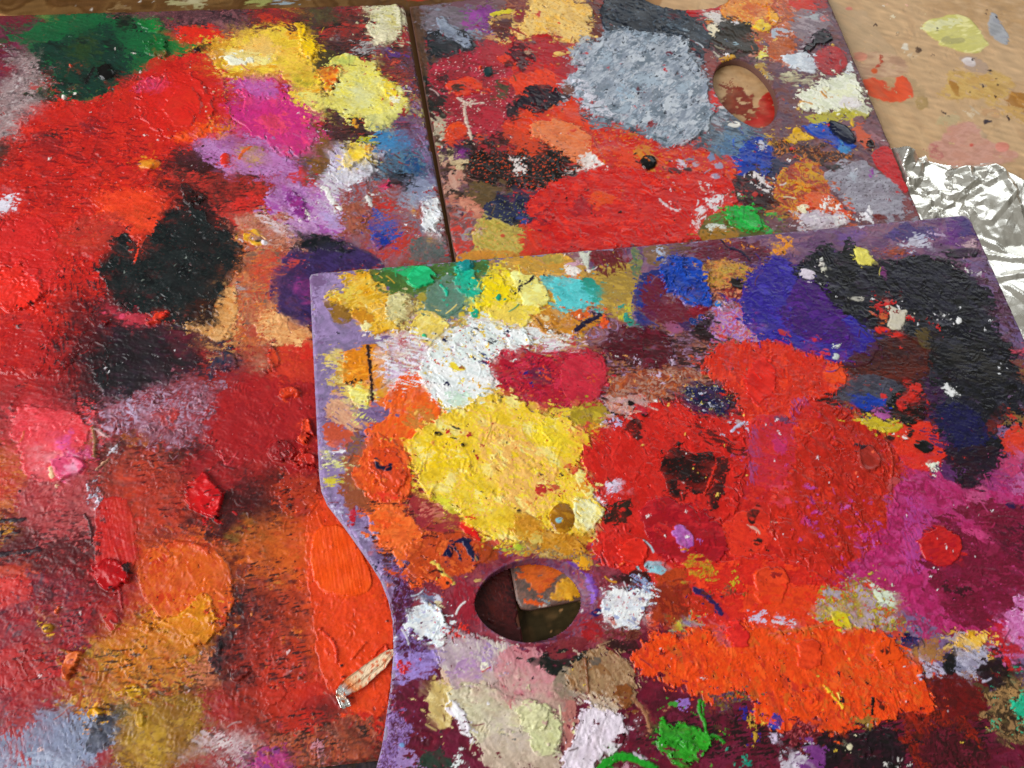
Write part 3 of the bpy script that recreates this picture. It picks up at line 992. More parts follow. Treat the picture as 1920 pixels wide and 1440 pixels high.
L e05a38 330 1016 365 1022 390 1036 w=8 t=.7
M b5702f,c98f30,9a5a38,8f7030,d09a3a,a8482f 160 1202 260 1172 362 1182 382 1242 342 1322 240 1332 120 1332 108 1290 mw=20 h=.5 | mottled amber and brown paint
W 7a7a30 190 1235 225 1230 220 1265 190 1260 f=10
K e2b030,e8b838 215 1300 250 1280 275 1290 262 1312 240 1310 t=.5 c=.85
C e0703a,e88040 122 1232 140 1220 158 1222 146 1250 132 1276 118 1271 t=2.0 h=1.0 | raised orange chip
C e8a82a,f0b830 168 1332 184 1322 193 1340 188 1358 167 1351 t=2.0 h=.8 | raised amber yellow chip
C e0a02c 254 1336 272 1332 276 1362 255 1360 t=1.6
L e8a030 160 1368 190 1370 w=7 t=.9
C e07a2a,e88a30 432 1271 445 1247 464 1250 471 1262 441 1278 t=1.8 h=.6 | orange chip on black
C d8582f @410 1212 10 15 t=1.2
B e0b040 @91 1178 11 9 t=2.6 g=.3 | small yellow lump on the crimson
C e0683a @107 1146 6 6 t=1
F 9a6a2c,a8782f,7d5a2e,b08a34 228 1332 280 1318 340 1300 402 1300 392 1352 342 1402 330 1445 218 1450 214 1382 t=.3 h=.4 | olive brown paint
F 6a5a34 210 1320 245 1310 250 1350 225 1358 c=.7
W c8a038 240 1340 300 1350 300 1440 250 1440 f=16
S 8a90a8,9098b4,7a8298 -40 1392 60 1352 130 1338 202 1345 222 1382 202 1412 160 1450 -40 1450 a=75 c=.58 rw=30 | blue grey smear streaked with red
S 9aa2b8,a8aec2 -30 1420 100 1400 160 1450 -30 1450 a=10 c=.5
F 4a4c58,585a68 160 1392 190 1336 226 1360 216 1402 172 1412 c=.85
S a8383c 0 1340 40 1340 70 1440 10 1440 a=75 c=.25
F a03038 175 1440 185 1405 215 1400 210 1445 c=.8
S e0d2d2,c8b0b4,d8c4c8 368 1392 430 1372 480 1350 482 1412 420 1417 c=.65 a=-15 +a83a48*.12*8
M 33282c,3d2c2c,6a3a3a,2a2428,5a3034 440 1085 482 1130 482 1372 440 1372 402 1262 380 1205 440 1170 mw=22
F a83440,9a3038 360 1305 410 1290 455 1330 440 1370 400 1350 c=.75
S c87a58 340 1250 400 1240 410 1290 350 1290 c=.5
M 6a3230,8a3a32,3d2f30,a8452f,8a343a,5a3034 440 1020 577 1082 602 1202 572 1282 482 1292 470 1180 mw=17
D c0a0a8,c83a58,d89040,4a4050 500 1180 590 1180 590 1290 500 1290 n=40 s=4
S c89048 500 1095 535 1090 530 1100 500 1102 c=.5 a=0
W b05a30,c0622e 440 992 562 952 582 1082 500 1082 450 1042 f=22
W d8562a,e05a28 520 985 560 950 610 930 640 980 610 1200 590 1290 560 1180 540 1090 f=26
W c04a2c 480 1090 560 1080 580 1280 540 1300 490 1200 f=40
W 8a6a34 @470 992 30 26 f=16
K c04a2e,a83c30 500 900 600 880 600 960 540 980 t=.3 c=.7
F ea5426,e04a26,e65026 570 992 600 922 642 972 742 1112 737 1242 727 1332 690 1362 640 1332 610 1292 592 1202 576 1082 t=.3 h=.35 a=80 r=4 | smooth bright orange red paint beside the front palette
C f05a22,f25e26 582 1004 610 985 642 985 672 1020 700 1082 696 1108 664 1121 586 1108 t=.5 r=1.2 sk=.07 a=86 h=.08 lip=.3 | flat brushed orange stroke with a rounded end
L d8452a 600 1180 630 1205 632 1240 w=5 t=.9
L e0502a 660 1235 685 1205 w=5 t=.7
L d8482a 700 1230 722 1206 728 1222 w=6 t=.8
F c8352a,d03a2a,b83028 478 1284 600 1270 642 1332 722 1342 716 1402 640 1422 560 1402 482 1332 c=.85
F d83c2c 482 1290 530 1275 535 1315 500 1325 c=.9 t=.5
W 9a2c2c 560 1300 640 1290 640 1350 570 1350 f=14
M a8503c,c08070,8a3a34,5a3a34,b8603c 478 1350 560 1390 640 1340 705 1345 712 1425 560 1440 478 1440 mw=18
S c88a98 590 1390 615 1385 600 1425 590 1420
F b03a7a,c04a8a,8a3a80 478 1402 530 1392 562 1445 478 1450 c=.75
W 4a3030 590 1320 640 1315 650 1345 600 1345 f=8
F 2e2a28 640 1370 690 1365 690 1378 650 1378 c=.6
B 4a4238 722 1164 727 1162 730 1168 724 1168 t=1.5
B 2a2422 @641 1248 3 3 t=.8
B 8a3a2c @645 1270 4 2
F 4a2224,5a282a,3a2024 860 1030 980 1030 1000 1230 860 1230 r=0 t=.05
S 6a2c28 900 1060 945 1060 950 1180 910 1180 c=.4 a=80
W 2a2628,2c262a 150 640 200 625 300 630 370 660 340 705 260 735 205 758 175 710 f=22
W 26262a 165 650 230 660 230 720 200 756 178 710 f=14
W 6a2428 110 560 185 560 190 640 150 720 110 690 f=26
W a42a2c,b03030 170 1100 270 1110 260 1190 190 1210 150 1160 f=30
W d87828,d88a2c 190 1190 300 1160 380 1180 370 1250 260 1290 180 1270 f=30
W b03a2a 380 1290 470 1280 560 1300 540 1380 420 1380 f=26
W a8302c 20 1200 130 1180 120 1320 10 1330 f=30
W d0602a,d87030 420 1000 560 960 580 1090 470 1100 f=26
W c03c2c,cc4a30 200 860 340 850 360 1000 240 1020 f=30
W d86a2c 300 1020 410 1030 440 1120 330 1110 f=26
W c8402c 430 1180 570 1200 580 1290 470 1300 f=34
S 3a2226,4a2a2a 310 300 420 320 520 400 470 420 420 410 340 350 a=0 c=.14 np=1
S 5a2028 20 960 180 950 200 1060 10 1060 a=0 c=.2 np=1
S 5a2226 170 840 380 840 330 1010 260 900 a=0 c=.12 np=1
S 4a2024 380 900 560 900 560 1010 440 1040 390 1000 a=0 c=.14 np=1
S 3c2024,5a2628 430 1030 590 1080 580 1290 470 1300 420 1210 a=0 c=.2 np=1
S 5a1e28 30 1080 200 1080 180 1220 20 1330 a=0 c=.1 np=1
S 5a3a24,4a3020 130 1210 380 1200 380 1320 150 1330 a=10 c=.12 np=1
S 3a2826 480 1320 700 1340 700 1420 480 1430 a=0 c=.15 np=1
S 4a2228 100 480 200 480 220 760 60 760 a=80 c=.16 np=1
S 8a2428,7a2428 20 260 240 200 300 300 150 420 30 380 a=10 c=.12 np=1
S c8603a,d88040 430 470 520 470 520 640 450 640 a=0 c=.15 np=1
~ .42 30 70 110
~ .42 26 10 90
!.30 12 9 20
D e8dcd8,d8c8c8 40 60 560 60 560 420 40 420 n=40 s=1.7
D 4a2428,3a2024 20 300 420 230 420 400 20 600 n=45 s=2.6
D e8c8a0,e89a60 380 150 440 150 440 260 380 260 n=14 s=2
D 5a2428,2a2428,c87878 10 780 440 780 560 1060 10 1060 n=50 s=2.2
D e0c0c0,3a2a30,e08a50 10 1100 560 1100 560 1420 10 1420 n=70 s=2.4
D d04a3c,c85a48,a83c38 600 100 770 120 800 220 740 230 640 90 n=26 s=4
D e8e4e8 120 690 380 620 330 720 n=14 s=1.3
D 909890,707870 195 470 440 440 400 600 220 580 n=22 s=1.4
"""  # dark red under the front thumb hole has the hole's shade in its colour

PAINT_RIGHT = """
M 7a5560,6d4a4c,8a5a5a,5e4448,86686c 740 -40 1760 -80 1760 500 740 520 r=0 mw=40
F 5a4030,634838,4e3a2c 740 10 792 12 803 150 816 300 832 400 850 500 800 500 r=3 c=.97 a=80
F 7d7078,867a84,6c6268 786 24 870 14 905 28 880 62 800 60 c=.9
K 2f3338,39383e,2a3034 798 66 830 50 872 56 892 80 882 106 830 112 798 100 t=.25 | dark slate patch
K 8c93a5,9aa2b2,80889a 818 36 830 28 846 50 870 76 880 64 887 84 876 98 866 86 845 78 827 60 t=.7 r=3 | small grey blue dab shaped like a bird
F 8a3f8f,9a4a9c 872 26 906 14 908 30 882 52 c=.8
F a04a98 855 42 880 40 890 58 870 55 c=.5
L d8c83a 921 29 940 25 958 21 w=8
L b8905a 925 38 950 30 962 36 w=8
F 5a2426,6a2c2c @940 55 18 16
F c8946a 918 62 930 60 932 72 920 78 r=4
F a8303c,9c2c38,b4364a 798 122 880 95 962 88 962 240 850 262 806 190 c=.95 +e0b8b8*.05*6 +7a2430*.12*10 | crimson underlayer
F b03a44 900 85 962 85 962 130 900 120 c=.8
K d8432f,e05034,cc3a2c 834 162 860 145 900 150 904 166 880 182 850 180 t=.5 | bright red dab
F 2a2a28,30302c,262828 784 146 806 145 816 165 838 186 832 212 806 216 790 180 c=.95
F 2e2a2c 818 140 840 138 840 156 822 156 c=.8
F 46342c @860 168 14 8 c=.6
B 1e3c3e @915 137 9 10 t=1.2 g=.6
B d8502f @901 130 4 3
F e0462c 930 108 962 105 962 118 940 120 r=3
F 36241f @955 122 8 7
K dd5030,d84a2c,e0582f 834 236 860 227 880 246 876 262 846 266 t=.5 | orange red dab near the left edge
F 4a4a30,54523a 925 155 952 152 955 185 935 190 c=.7
L d8c0b0 870 192 872 226 880 246 884 262 w=5 t=.5
L d8c4b8 858 186 880 198 906 194 w=4 t=.5
L d0b8a8 872 200 890 190 w=4 t=.4
F c8bfa8,bdb49a 824 212 836 216 834 262 826 264 c=.75
F 1f2a22 @831 220 7 7 r=3
F c03444,b03040 885 205 940 200 950 240 900 245 c=.8
K c8b08a,d4c09a 842 292 880 284 878 322 852 322 t=.2 c=.7
F 4a2a4a,5a2a5a 844 272 876 270 884 300 862 302 c=.8
F 8a3a88 @860 292 12 7 c=.7
F c88a78,c8a090 840 318 870 320 868 350 845 358 c=.8 a=80
M 2c2426,43282c,6a3030,241f22 878 280 962 264 962 342 884 345 mw=18
F 6a5638,745e40,5e4c34 874 346 920 336 936 360 926 396 890 392 c=.92 | olive brown patch
F a03038 900 275 962 268 962 290 905 292 c=.6
D e0ccc4,c83a30 900 270 962 265 962 330 900 330 n=12 s=3
F c8806a,d0927c 858 364 906 386 906 412 870 402 c=.8
M 8a4a48,a86a50,7a3a3a 958 -10 1000 -10 986 36 958 46 mw=14
F 9a3038 962 18 985 22 985 34 962 38
K ecc069,f0cc80,e8b85c 964 56 985 40 1000 20 1008 -10 1074 -10 1084 10 1106 10 1110 45 1116 66 1090 76 1070 86 1030 72 1000 72 972 66 t=.6 h=.5 +c89a50*.1*7 | crusty peach yellow patch
F d03a2c @1010 30 4 6 r=2
S c8c8c8,a8a8a8 1076 82 1110 66 1112 72 1082 88 a=-25
K 7a3a30,6a342c,8a3c34 1106 -10 1130 -5 1134 40 1132 70 1115 70 1110 40 t=.2
F 2a2a5a 1124 25 1150 15 1145 40 1128 40 c=.6
K 272c35,30343c,2a3440 1124 20 1145 -20 1202 -20 1246 15 1292 20 1292 32 1332 50 1330 90 1326 135 1300 96 1280 66 1220 72 1160 64 1130 62 t=.3 +4a5664*.12*9 | dark navy patch behind the grey mound
F 3a4654,5a6a78 1240 40 1280 36 1290 62 1262 66 1240 56 c=.5
F 8a98a4 1282 52 1310 54 1305 64 1284 64 c=.5
M c9302e,b83034,9a3a38 958 68 1066 76 1070 140 1050 170 958 200 mw=20
F a82a34,b02e38 995 86 1040 74 1060 86 1066 116 1040 126 1010 116 998 98 c=.95 | crimson dab
K e8c070 1036 100 1060 97 1064 103 1042 110 t=.3 r=2
K 5a2030,4a2028 958 86 986 84 1001 112 986 136 976 142 966 120 t=.3 r=5
F c0a088 @992 98 8 7 c=.6
F e0472c,e8502f 958 142 1010 130 1046 150 1052 172 980 182 958 172 c=.9
F b0303c @1060 134 20 10
F 7a4a38 @1063 171 13 9
K dd4a30,e0502e,d0402c 958 222 1000 206 1040 202 1080 188 1096 222 1112 252 1090 262 1000 262 958 242 t=.35 | red orange paint
K 2c2430,342832,26242c 970 197 985 170 1010 161 1040 165 1060 186 1032 206 1000 216 976 206 t=.5 r=5 | dark violet black dab
F 28222a @960 210 12 19
K 939cab,a8b0bc,b8bec8,848e9c,9eabb8 1062 146 1076 128 1080 92 1120 80 1140 62 1180 58 1210 64 1240 66 1280 70 1296 96 1304 130 1326 140 1334 166 1337 200 1340 226 1326 242 1310 256 1290 270 1260 281 1226 266 1200 246 1150 231 1120 221 1098 206 1082 181 1072 156 t=1.0 h=.42 hw=20 cw=50 a=-35 +76828f*.16*36*2 +c4cad2*.14*32*2 +2c3440*.025*12*2 | large crusty blue grey mound of dried paint
F c8c8d4,d4d2dc 1066 146 1100 150 1130 200 1160 222 1140 226 1100 206 1080 180 c=.55
F a9bccb,9fb4c6 1150 160 1200 165 1200 190 1160 190 c=.5
F 6a7480,7c8692 1180 60 1260 72 1290 130 1240 120 1200 90 c=.35
S 6d7a88,8496a4,4a5864 1100 216 1150 232 1200 242 1240 262 1270 278 1228 286 1180 270 1130 248 1100 236 a=15 c=.6
S 2c3440 1110 232 1180 246 1230 270 1210 272 1150 250 a=15 c=.5
F 8a3034 @1222 236 9 6 r=2
F c03848 @1149 236 5 4 r=2
F 6a2838 @1195 172 5 5 r=2
F 6a2038 @1255 104 7 4 r=2
F d04040 @1100 103 4 3 r=1
F d04040 @1088 190 5 3 r=1
D 1c2438,c83a40,e8e8ee 1090 100 1290 100 1330 230 1150 220 n=34 s=2.2
S 5a626e,7a8a98,4a5460 1300 272 1340 242 1400 228 1444 262 1420 292 1350 282 c=.7
K e08052,e58a5c,dc7a4c 994 238 1020 225 1060 228 1096 246 1121 270 1120 292 1110 311 1080 311 1050 286 1020 266 998 256 t=.6 h=.25 r=4 | smooth salmon orange dab
F d04a34 @1076 247 5 3 r=2
F d8502f,c84a2e 958 245 1000 258 1040 290 1020 300 958 290 c=.8
S e8dcd6,f0e8e4 1076 302 1122 280 1128 300 1132 313 1100 318 a=-20 c=.8
S e0d4d0 1060 315 1110 318 1115 325 1070 325 a=5
K 28201f,302624,241e20 870 316 882 290 930 284 960 290 1006 288 1022 274 1060 286 1072 302 1079 322 1060 341 1030 352 1000 356 960 346 900 342 t=.35 r=9 +c8502c*.12*7 | black crust flecked with orange
D e8dcd8 958 290 1000 300 990 330 960 320 n=8 s=4
F 7a95ad,86a0b8 1120 276 1146 265 1162 282 1140 302 1122 302 c=.85
K d8382c,c8342c,d8502c 1106 242 1150 240 1200 256 1250 282 1300 276 1332 286 1346 300 1382 300 1376 352 1300 352 1200 362 1130 312 1110 292 t=.35 +d88030*.08*9
F d88a30,c87a2c 1190 270 1215 275 1230 310 1215 330 1205 310 1190 290 c=.8
F c87a30 1165 250 1195 252 1190 262 1168 260 c=.6
B 0f1412 @1215 308 16 14 t=2.4 g=.97 r=1 | glossy black drop of paint
F e05030,dc4a2c 1150 280 1190 280 1195 310 1160 315 c=.8
F c8b8c8,d0c4d0 @1277 312 11 9 c=.8
F 3a3236 1250 318 1290 314 1300 326 1260 330 c=.6
F 7a88a0 1282 298 1300 296 1304 302 1284 304 r=2
F 4a5260 1295 278 1320 266 1322 270 1300 285 r=2
F 6a94b8 @1332 295 5 9 r=2
K d03030,d8382e,c22a2c,da3c30 990 372 1040 340 1080 330 1130 311 1200 320 1240 340 1300 320 1372 330 1384 402 1332 452 1200 462 1030 480 1000 462 985 420 t=.45 h=.45 | large bright red patch above the front palette
F a82a34,b03038 1076 372 1110 370 1112 402 1070 412 c=.85
F e05a2c,e0502c 1100 362 1150 360 1150 380 1120 395 1105 380 c=.8
F 9a2830 985 385 1040 380 1050 420 1000 430 c=.4
S e8e0e2,d8d0d4 1310 392 1346 374 1352 390 1330 402 1310 408 a=-30
S e0d8da 1300 402 1320 420 1312 438 1302 430 c=.5 a=60
L d8c8cc 1236 375 1250 390 1270 398 w=4
D e0d8dc,d8c8cc 1240 360 1380 330 1370 400 1260 400 n=24 s=2.5
D 3a2024,7a2428 1000 360 1290 350 1280 440 1010 450 n=30 s=2.6
F b8b0c0 @1305 310 6 5
F a8a0b8 @1340 334 6 5 r=3
F a8a0b8 @1345 312 8 7 r=3
K e0a090 1310 352 1325 345 1322 358 1312 362 t=.2
K c82a30,b82830 1284 26 1290 8 1298 3 1312 17 1356 14 1360 17 1346 22 1290 29 t=.3 r=2
K e08a3c,e89a48,d87a34 1350 22 1380 -10 1450 -10 1456 32 1440 52 1410 62 1390 42 1360 36 t=.35 c=.95 +e8c060*.08*8 | orange patch at the top
K e8c030,f0d04a 1400 52 1420 46 1442 34 1448 54 1426 66 t=.5
F d06a30 1385 12 1420 8 1430 30 1400 35 c=.7
K 37332c,40382e,2e2c28 1338 52 1370 35 1400 44 1402 66 1422 86 1412 102 1370 102 1345 96 t=.3 r=6 | dark olive dab
F e8e0d8,d8d0cc 1330 25 1350 24 1356 38 1336 40 r=3
F e8dcc0 @1333 57 7 10 r=3
F a8c0cc @1378 84 8 5 r=3
K e8d8b0,e8dc60,e0e0d8 1418 98 1440 92 1440 118 1424 110 t=.3
F a05040 1420 80 1445 75 1445 96 1425 96 c=.7
F a04a44,8a4a48 1320 92 1345 98 1338 140 1326 150 c=.8
K d0982c,d8a838 @1360 112 12 8 t=.5
L c8c0b0 1338 98 1348 108 w=3
F d83a34 1332 180 1341 177 1349 195 1340 197 r=2
F c83a40 @1340 210 6 4 r=2
F e8e4dc @1378 234 11 6 r=2 t=.4
F e8e4e0 @1353 202 6 3 r=1
F c09a4a 1428 125 1440 140 1438 150 1424 136 c=.6
K 2448a0,2040a0,2a50b0 1376 300 1384 276 1420 254 1442 270 1456 300 1440 332 1400 336 1378 322 t=.5 | ultramarine blue patch
F c8c8d4 1420 264 1434 268 1428 288 1422 284 r=3
S 5a7a9a,6a8aa8 1348 252 1390 244 1386 292 1354 292 c=.7
M 4a2c26,3a3440,7a3a3c,2c2a34 1376 330 1450 325 1450 385 1390 390 mw=18
D e0d8d8 1390 330 1440 330 1440 360 1390 360 n=8 s=4
M 7d5a60,8a6068,7a4a44,6a5060 1440 -20 1560 -20 1740 430 1440 430 mw=20
M c8703c,d8a090,c85a34,a85a40 1436 -10 1520 -10 1500 70 1490 120 1436 120 mw=14
F d8402f,cc3830 1468 -10 1512 -10 1542 15 1510 21 1480 16 c=.9
F b83a38,a83434 1514 -10 1545 -10 1552 20 1542 20
K e89038,f0b040 1436 8 1452 22 1461 45 1440 52 t=.4
F 9a8a90,8a7a84,a89aa0 1480 42 1500 18 1546 22 1558 60 1520 86 1494 80 c=.93 | grey mauve smear at the right edge
F b8bcc0 1515 28 1536 26 1532 40 1518 40 c=.8
F d87068 @1543 37 5 5 r=2
F c8d0dc,b0bcc8 1440 55 1478 52 1480 68 1450 76 c=.7
M b8602f,c87a50,a85830 1440 64 1492 68 1486 106 1440 110 mw=10
K 1d2028,22252c 1530 60 1550 54 1566 76 1546 88 1520 96 1502 103 1514 86 t=.9 g=.7 r=3 | pointed black dab on the right edge
K d8dee6,e4e8ee,c4ccd6 1466 112 1480 100 1510 101 1532 120 1532 142 1482 132 t=.4 r=5
F b02a30,c03034,a0242a 1524 102 1566 81 1592 116 1576 141 1546 143 1526 125 r=3 t=.3 +c86a60*.04*6 | deep red dab on the right edge
F dfe3e6 1588 118 1597 120 1602 146 1578 146 r=3
S c8bc98,a8a088,d0c8a8 1450 132 1500 140 1532 150 1522 166 1470 158 c=.6
K e8ead0,eeeedd,e4e4c4 1493 182 1510 170 1530 160 1544 145 1592 140 1606 150 1621 186 1634 221 1610 218 1560 211 1520 211 1499 206 t=.8 h=.4 | thick cream dab on the right edge
F e8e0e0 @1590 196 20 11 r=3
L d8a058 1536 175 1550 188 w=4
L d8a868 1500 192 1520 198 w=4
L d8b068 1540 170 1548 178 w=3
F c8bc3a,b8b040 1506 218 1560 212 1604 206 1634 222 1592 229 1530 238 1514 226 c=.85
F 8a6068,84626c 1560 226 1642 224 1662 268 1600 262 c=.85
K 2450b0,2a5ac0 1502 236 1545 232 1572 256 1592 270 1602 281 1576 289 1545 266 1512 252 t=.4 r=3 | bright blue dab
F 3f7ab8,5090c0 @1583 282 14 8 r=3
B 20263c,262c44 1548 232 1560 228 1578 232 1596 246 1606 270 1592 276 1572 264 1556 252 t=1.8 g=.85 | glossy navy lump on the blue dab
K e0b028,e8bc30 1492 238 1500 244 1514 256 1524 262 1482 271 1443 270 1476 260 t=.35 r=5
K e0b830 1590 228 1598 222 1600 240 1594 236 t=.3 r=2
F d8663c,cc6040 1600 236 1620 240 1642 272 1626 282 1606 266 c=.9
K 2a2224 @1630 272 8 9 t=.3
F a07078 1625 245 1660 262 1660 275 1635 265 c=.8
M 4a2c26,7a3a2c,2c2a34,c87a30,3a2420 1438 272 1500 270 1560 282 1612 302 1540 306 1480 302 mw=10
F 2c3450,343c5a 1438 302 1476 300 1486 346 1438 352 c=.88
L e0a838 1458 340 1466 322 1474 318 w=5
M c8502c,e08a3c,9a3a2c,d0a030,a84a3c 1480 302 1536 300 1552 362 1602 402 1480 404 1438 362 mw=14
K e0a838,d89030 1484 335 1500 342 1520 350 1515 360 1490 350 t=.4
K 9a94a0,aaa6b2,928c98 1544 322 1570 305 1612 300 1652 326 1692 350 1724 402 1640 407 1600 402 1570 372 1550 346 t=.3 r=5 +5a5258*.05*7 | lilac grey patch with rounded edge
F b8bcc8 1590 325 1612 322 1608 350 1592 345 c=.6
F 3d3634,4a4040 1545 310 1576 309 1572 320 1552 322 r=3
F a04aa8 @1632 327 5 9 r=2
D 5a2a34,8a3a4a 1660 370 1710 370 1710 395 1660 395 n=7 s=3
F c8282e,d03034,b8242a 1638 282 1666 274 1686 310 1707 352 1696 367 1660 332 1632 306 r=3 t=.25 | strip of red along the right edge
F 8a4a4a 1690 370 1730 385 1735 410 1690 400 c=.6
K d8602f,e07040,d8502f 1495 372 1530 360 1572 376 1602 404 1592 418 1560 400 1500 402 t=.4
K d8ccd4,c8bcc8,e0dcdc 1494 412 1500 400 1560 395 1594 410 1580 424 1500 428 t=.4 c=.9
K e8e0c0 1496 386 1512 385 1512 402 1502 402 t=.4 r=3
D f0ece8 1535 362 1600 395 1595 412 1540 400 n=14 s=4
D e8e4e8 1605 400 1640 400 1640 415 1605 415 n=6 s=5
F 8a302c,7a3430 1640 405 1660 402 1660 415 1642 415 
F 6a6a30,5c5c2c,7a6a34 1304 424 1340 400 1400 394 1432 430 1432 452 1308 452 c=.9
F b08030,a87830 1310 428 1380 430 1390 452 1308 456 c=.8
K 2cb04a,28a848,34bc54 1352 398 1394 384 1420 394 1436 430 1396 434 1370 426 t=.7 h=.5 a=35 r=4 | bright green dab at the front palette's edge
F 5a8a40 1322 408 1350 398 1360 420 1330 420 c=.7
F e0e6dc,d8dcd4 @1343 426 15 7 r=3 t=.3
F e8e0e4 1326 370 1350 366 1352 380 1330 392 c=.7
K 3a2426,4a2c2c 1388 366 1446 358 1446 386 1400 388 t=.2
F c83a30 1408 365 1418 362 1416 376 r=2
M c8463c,9a98a0,b85a4c,7a5a5c 832 408 890 398 900 440 880 480 840 500 mw=16 a=-30
K 2a2c44,343a5a,242638 903 388 925 374 960 374 962 362 985 366 992 420 965 432 935 426 907 406 t=.35 +8a8a5a*.06*8 | dark navy patch
F 3a4a88 962 405 985 402 985 420 966 420 c=.6
K b5a44c,c8b460,a89848 884 424 910 404 950 426 985 430 988 470 952 486 888 476 t=.3 +d8a058*.1*8 | olive yellow patch
F d8b890 892 436 900 424 906 428 898 450 r=3
F c84038 @942 443 4 4 r=1
F d89a3c,c88a3c 850 478 920 466 975 476 980 500 850 505 c=.75
F d8402f,c8402f 975 440 1005 430 1022 462 1000 478 975 470 c=.8
F 7a6a64,8a6a60 930 1030 1140 1030 1140 1150 930 1170 r=0 t=.05
M 6a5a54,8a6a60,7a625c 960 1060 1000 1090 1090 1090 1095 1130 970 1150 mw=14
F d86a2c,e0702c,c85a2c 962 1040 1055 1040 1050 1085 1018 1110 1000 1105 985 1088 970 1082 t=.3 | orange paint seen through the thumb hole
K e0a02c,e8b038,d89030 1034 1128 1036 1110 1060 1082 1080 1070 1100 1080 1094 1124 t=.4 | amber dab seen through the thumb hole
L d8602c 985 1128 1005 1130 1022 1136 w=8
L e0d8d0 1012 1136 1024 1135 w=4
F 8a98a0 1000 1122 1030 1118 1030 1128 1004 1130 c=.5
!.34 12 8 20
D e8e4e0,3a2a30,e0a050 800 60 1060 60 1060 330 830 330 n=50 s=1.9
D e8e4e8,e8c060,3a4a80,c83a30 1440 20 1600 100 1700 330 1480 380 n=60 s=2.2
D e8e4e8,e0b040,4a5a80 1340 30 1440 40 1440 110 1340 110 n=14 s=3
"""
